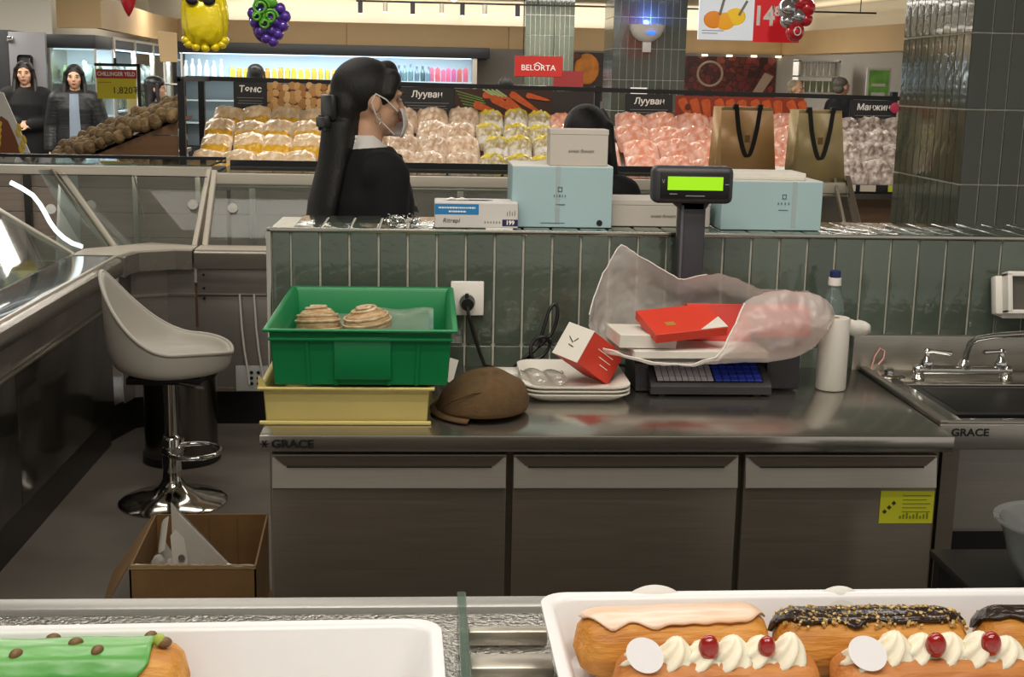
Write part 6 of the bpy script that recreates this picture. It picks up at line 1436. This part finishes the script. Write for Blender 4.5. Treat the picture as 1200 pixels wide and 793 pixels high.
for k in range(2):
    single('white_notice', MB().box((.70 + k * 1.0, 11.0, 1.27), (.98 + k * .86, 11.02, 1.52)), whitep, ('white notice board left of the red sign post', 'white notice board below the tiled column')[k], 'sign')
    o = [q for q in C.objects if q.name.startswith('white_notice')][-1]
    link('post', mesh_of('post', MB().cyl((0, .01, -o.location.z), (0, .01, 0), .012, n=8), blackm), o)
# pictures on the wall between far column and tiled column and right of it
pw = thing('fruit_picture', 'wall picture of an orange fruit between the two tiled columns', 'picture', (2.8, 21.9, 1.4))
obj('print', MB().box((2.19, 21.88, 1.25), (3.1, 21.9, 2.05)), mat('dark_brown_print', '#2c1a12', .6), pw)
obj('printed_orange', MB().ell((2.62, 21.88, 1.78), (.22, .01, .26)), mat('orange_print', '#c97a1e', .6, var=.4, vscale=6), pw, 180); obj('printed_stalk', MB().ell((2.42, 21.878, 1.98), (.12, .008, .06)), mat('stalk_print', '#5a2d16', .6), pw, 180)
pb_ = thing('berry_picture', 'dark red wall picture of beans with a round bowl under the soffit', 'picture', (4.9, 21.9, 1.4))
obj('print', MB().box((4.15, 21.88, 1.25), (5.85, 21.9, 2.03)), cells('bean_print', ['#4a1512', '#6b201a', '#2b0d0c', '#7d3a2c'], 9, edge='#170808', edgew=.1), pb_)
obj('printed_bowl', MB().tube([(4.72 + .21 * math.cos(a * .26), 21.87, 1.74 + .2 * math.sin(a * .26)) for a in range(24)], .022, 6, True), mat('bowl_print', '#9a8672', .6), pb_)
obj('printed_scoop', MB().prism([(5.45, 1.42), (5.62, 1.42), (5.82, 1.72), (5.66, 1.78)], .004, Matrix(((1, 0, 0, 0), (0, 0, -1, 21.878), (0, 1, 0, 0), (0, 0, 0, 1)))), MATS['bowl_print'], pb_)
for k in range(4): obj('spot_lamp', MB().cyl((4.6 + k * .42, 21.8, 2.03), (4.6 + k * .42, 21.8, 2.06), .05, n=12), mat('lamp_glow', '#ffe6c0', .4, emit=3.0), pb_)
# kiosk on the right: grey wall, shelf of cups, green menu screen, door
kw = obj('wall_corner', MB().prism([(5.86, 21.95), (6.75, 17.0), (6.85, 17.0), (5.96, 22.0)], 2.05), mat('kiosk_grey', '#9a958d', .7), kind='structure')
ks = thing('cup_shelf', 'white shelf of paper cups on the grey kiosk wall', 'shelf', (6.0, 19.6, 1.4))
obj('side', MB().box((5.42, 19.0, 0), (5.45, 19.3, 1.95)), whitep, ks); obj('side', MB().box((6.02, 19.0, 0), (6.05, 19.3, 1.95)), whitep, ks)
for z in (1.48, 1.72, 1.94): obj('board', MB().box((5.42, 19.0, z - .02), (6.05, 19.3, z)), whitep, ks)
cupm = mesh_of('paper_cup', MB().lathe([(.03, 0), (.042, .19), (.045, .195)], (0, 0, 0), 10), whitep); cupg = mesh_of('paper_cup', MB().lathe([(.03, 0), (.042, .16), (.045, .165)], (0, 0, 0), 10), mat('cup_green', '#8f9a74', .6))
for k in range(6): tag(link('paper_cup', cupm, None, (5.5 + k * .095, 19.12, 1.72)), 'white paper cup stack on the upper kiosk shelf', 'cup', 'white cups on the kiosk shelf'); tag(link('paper_cup', cupg, None, (5.5 + k * .095, 19.12, 1.48)), 'greenish paper cup stack on the lower kiosk shelf', 'cup', 'greenish cups on the kiosk shelf')
mn = thing('menu_screen', 'white-framed green menu screen on a stand at the right', 'screen', (6.15, 17.6, 0))
obj('frame', MB().box((5.98, 17.6, 1.40), (6.32, 17.64, 1.83), .01), whitep, mn); obj('picture', MB().box((6.01, 17.59, 1.43), (6.29, 17.60, 1.80)), mat('menu_green', '#5d8a35', .4, emit=.25, var=.6, vscale=8, col2='#2c4a1e'), mn)
obj('caption', MB().box((6.05, 17.58, 1.58), (6.24, 17.59, 1.62)).box((6.05, 17.58, 1.44), (6.24, 17.59, 1.50)), whitep, mn); obj('stand', MB().cyl((6.15, 17.63, 0), (6.15, 17.63, 1.4), .03, n=10), alu, mn)
single('white_doorpost', MB().box((6.42, 17.3, 0), (6.55, 17.45, 2.07)), whitep, 'white upright post right of the green menu screen', 'post')
ctr = thing('kiosk_counter', 'pale kiosk counter behind the right end of the vegetable stand', 'counter', (4.7, 15.0, 0))
obj('body', MB().box((4.05, 15.0, 0), (6.2, 15.4, 1.05)), whitep, ctr); obj('top', MB().box((4.0, 14.95, 1.05), (6.25, 15.45, 1.09), .004), mat('counter_top', '#55504b', .4), ctr)
# hanging price sign at top right
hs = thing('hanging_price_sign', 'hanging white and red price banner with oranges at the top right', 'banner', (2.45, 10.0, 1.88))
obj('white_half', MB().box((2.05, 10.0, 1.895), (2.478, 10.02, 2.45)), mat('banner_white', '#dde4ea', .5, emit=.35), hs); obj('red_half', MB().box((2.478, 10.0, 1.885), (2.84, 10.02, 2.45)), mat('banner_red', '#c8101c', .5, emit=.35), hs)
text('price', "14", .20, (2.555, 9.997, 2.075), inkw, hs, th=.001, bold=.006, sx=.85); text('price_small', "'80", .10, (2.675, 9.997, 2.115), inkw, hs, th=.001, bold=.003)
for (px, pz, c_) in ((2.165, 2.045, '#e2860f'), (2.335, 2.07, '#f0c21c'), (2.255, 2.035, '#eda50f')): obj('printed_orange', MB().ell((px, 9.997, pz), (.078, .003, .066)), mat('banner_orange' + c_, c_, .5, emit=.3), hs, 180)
obj('printed_ribbon', bar(MB(), (2.21, 9.993, 2.08), (2.24, 9.993, 2.2), .02, .002, (0, 1, 0)), mat('ribbon_grey', '#8a8478', .5), hs); obj('printed_ribbon', bar(MB(), (2.36, 9.995, 2.08), (2.42, 9.995, 2.19), .02, .002, (0, 1, 0)), MATS['ribbon_grey'], hs)
obj('fine_print', MB().box((2.08, 9.997, 1.94), (2.2, 9.999, 1.947)).box((2.08, 9.997, 1.96), (2.25, 9.999, 1.967)), mat('pale_print', '#b5bcc2', .5), hs)
obj('hanger', MB().cyl((2.2, 10.01, 2.45), (2.2, 10.01, CEIL), .004, n=6).cyl((2.7, 10.01, 2.45), (2.7, 10.01, CEIL), .004, n=6), blackm, hs)
# balloons
def string(p): return MB().cyl(p, (p[0], p[1], CEIL), .003, n=5)
bs = thing('balloon_cluster', 'cluster of silver and red balloons hanging over the red banner', 'balloons', (2.66, 9.5, 1.88))
silver = mat('silver_foil', '#b9bcc0', .15, .9); redf = mat('red_foil', '#b3202c', .2, .2, coat=.5)
for (px, pz, r0, mm) in ((2.60, 2.11, .07, silver), (2.69, 2.16, .065, redf), (2.68, 2.06, .06, silver), (2.74, 2.12, .065, redf), (2.60, 2.025, .05, silver), (2.74, 2.04, .05, redf), (2.665, 1.95, .068, redf), (2.66, 2.21, .075, silver)):
    obj('balloon', MB().ell((px, 9.5, pz), (r0, r0, r0 * 1.08), n=20, m=14), mm, bs, 180)
obj('heart_print', MB().tube([(2.665 + .025 * math.sin(a * .5), 9.878 - .447, 1.95 + .03 * math.cos(a * .5)) for a in range(13)], .004, 6), white, bs, 80); obj('string', string((2.66, 9.5, 2.2)), white, bs)
ya = thing('yellow_balloon', 'yellow crinkled foil balloon with dark glasses shape hanging at the upper left', 'balloon', (-1.35, 8.0, 1.7))
yf = mat('yellow_foil', '#d9c414', .22, .15, coat=.5, bump=.3, bscale=30)
rg = []
for i in range(13):
    u = i / 12; z_ = 1.715 + .34 * u; hw = .135 * (1 - abs(2 * u - 1) ** 3.2) ** .45 if 0 < i < 12 else .05
    rg.append([(-1.352 + math.cos(a) * hw * (1 + .07 * math.cos(12 * a + 6 * u)), 8.0 + math.sin(a) * .06 * (1 - abs(2 * u - 1) ** 2.5) ** .5 + (.001 if i in (0, 12) else 0) * math.sin(a), z_ + .012 * math.cos(14 * u * 2 + 5 * a)) for a in [2 * math.pi * k / 48 for k in range(48)]])
obj('foil_body', MB().rings(rg), yf, ya, 180)
for k in range(7): obj('scallop', MB().ell((-1.352 + .115 * math.cos(math.pi + math.pi * k / 6), 8.0, 1.755 + .045 * math.sin(math.pi + math.pi * k / 6)), (.028, .03, .026), n=14, m=10), yf, ya, 180)
for s in (-1, 1): obj('dark_lens', MB().ell((-1.365 + s * .052, 7.935, 1.985), (.038, .014, .028), (0, s * -.25, 0), n=16, m=10), mat('lens_black', '#1a1420', .15), ya, 180)
obj('lens_bridge', MB().ell((-1.365, 7.935, 1.993), (.02, .01, .008)), MATS['lens_black'], ya, 180); obj('string', string((-1.352, 8.0, 2.05)), white, ya)
pa = thing('grape_balloon', 'purple grape-bunch foil balloon with curly green stem at the upper left', 'balloon', (-.97, 8.0, 1.74))
pf_ = mat('purple_foil', '#4a2d8a', .2, .2, coat=.5); gf = mat('green_foil', '#4f9a1e', .25, .1, coat=.4)
gr = MB().ell((-.97, 8.0, 1.87), (.10, .05, .13), (0, R(18), 0), n=24, m=16)
obj('foil_body', gr, pf_, pa, 180)
for (px, pz) in ((-.945, 1.755), (-.915, 1.80), (-.885, 1.85), (-.87, 1.905), (-.985, 1.775), (-1.02, 1.815), (-1.05, 1.865), (-.955, 1.82), (-.99, 1.86), (-.93, 1.87), (-1.065, 1.92), (-.90, 1.95)): obj('grape', MB().ell((px, 7.975, pz), (.033, .035, .036), n=14, m=10), pf_, pa, 180)
def curl(cx, cz, r0, tn): return [(cx + r0 * (1 - .6 * i / 30) * math.cos(i * tn), 7.93 - .001 * i, cz + r0 * (1 - .6 * i / 30) * math.sin(i * tn)) for i in range(31)]
for (cx, cz, r0) in ((-1.01, 1.955, .05), (-.955, 1.90, .045), (-.985, 1.86, .035), (-1.03, 1.90, .03)): obj('green_curl', MB().tube(curl(cx, cz, r0, .32), .0085, 7), gf, pa, 80)
obj('leaf', MB().ell((-.97, 7.96, 1.99), (.06, .02, .035), (0, .3, 0)), gf, pa, 180); obj('navy_lobe', MB().ell((-1.03, 8.0, 1.90), (.06, .04, .08), (0, R(18), 0)), mat('navy_foil', '#2a3a7a', .2, .2), pa, 180); obj('string', string((-.97, 8.0, 2.0)), white, pa)  # includes a navy foil lobe at the left of the purple body
rb = thing('red_balloon', 'tip of a red foil balloon hanging at the top left', 'balloon', (-1.8, 8.0, 1.88))
obj('foil_body', MB().rings([[(-1.80 + math.cos(a) * r0, 8 + math.sin(a) * r0 * .6, z_) for a in [2 * math.pi * k / 20 for k in range(20)]] for r0, z_ in ((.004, 1.885), (.025, 1.92), (.042, 1.96), (.05, 2.01), (.045, 2.06), (.02, 2.1), (.004, 2.11))]), redf, rb, 180); obj('string', string((-1.8, 8.0, 2.1)), white, rb)
# track lights
trk = thing('light_track', 'thin black lighting track with small cylinder spotlights under the ceiling', 'track light', (.6, 16, 2.5))
obj('rail', MB().box((-.9, 16.0, 2.455), (5.5, 16.03, 2.475)), blackm, trk)
for px in (-.8, 1.3, 3.4, 5.3): obj('rail_rod', MB().cyl((px, 16.015, 2.47), (px, 16.015, CEIL), .006, n=6), blackm, trk)
glow = mat('spot_glow', '#fff0d8', .4, emit=6.0)
for k, px in enumerate((-.85, -.55, -.22, .13, .38, .65, 1.05, 3.05, 3.35, 3.7)):
    hd_ = obj('spot_head', MB().cyl((px, 15.99, 2.455), (px, 15.99, 2.32 + .02 * (k % 2)), .028, n=14), alu if k % 2 else dgrey, trk); obj('lens', MB().cyl((px, 15.99, 2.319 + .02 * (k % 2)), (px, 15.99, 2.312 + .02 * (k % 2)), .024, n=14), glow, hd_)
obj('big_spot_head', MB().cyl((.20, 13.0, 2.40), (.20, 13.0, CEIL), .03, n=14), white, trk); obj('lens', MB().ell((.225, 12.99, 2.345), (.035, .035, .04)), glow, trk, 180)
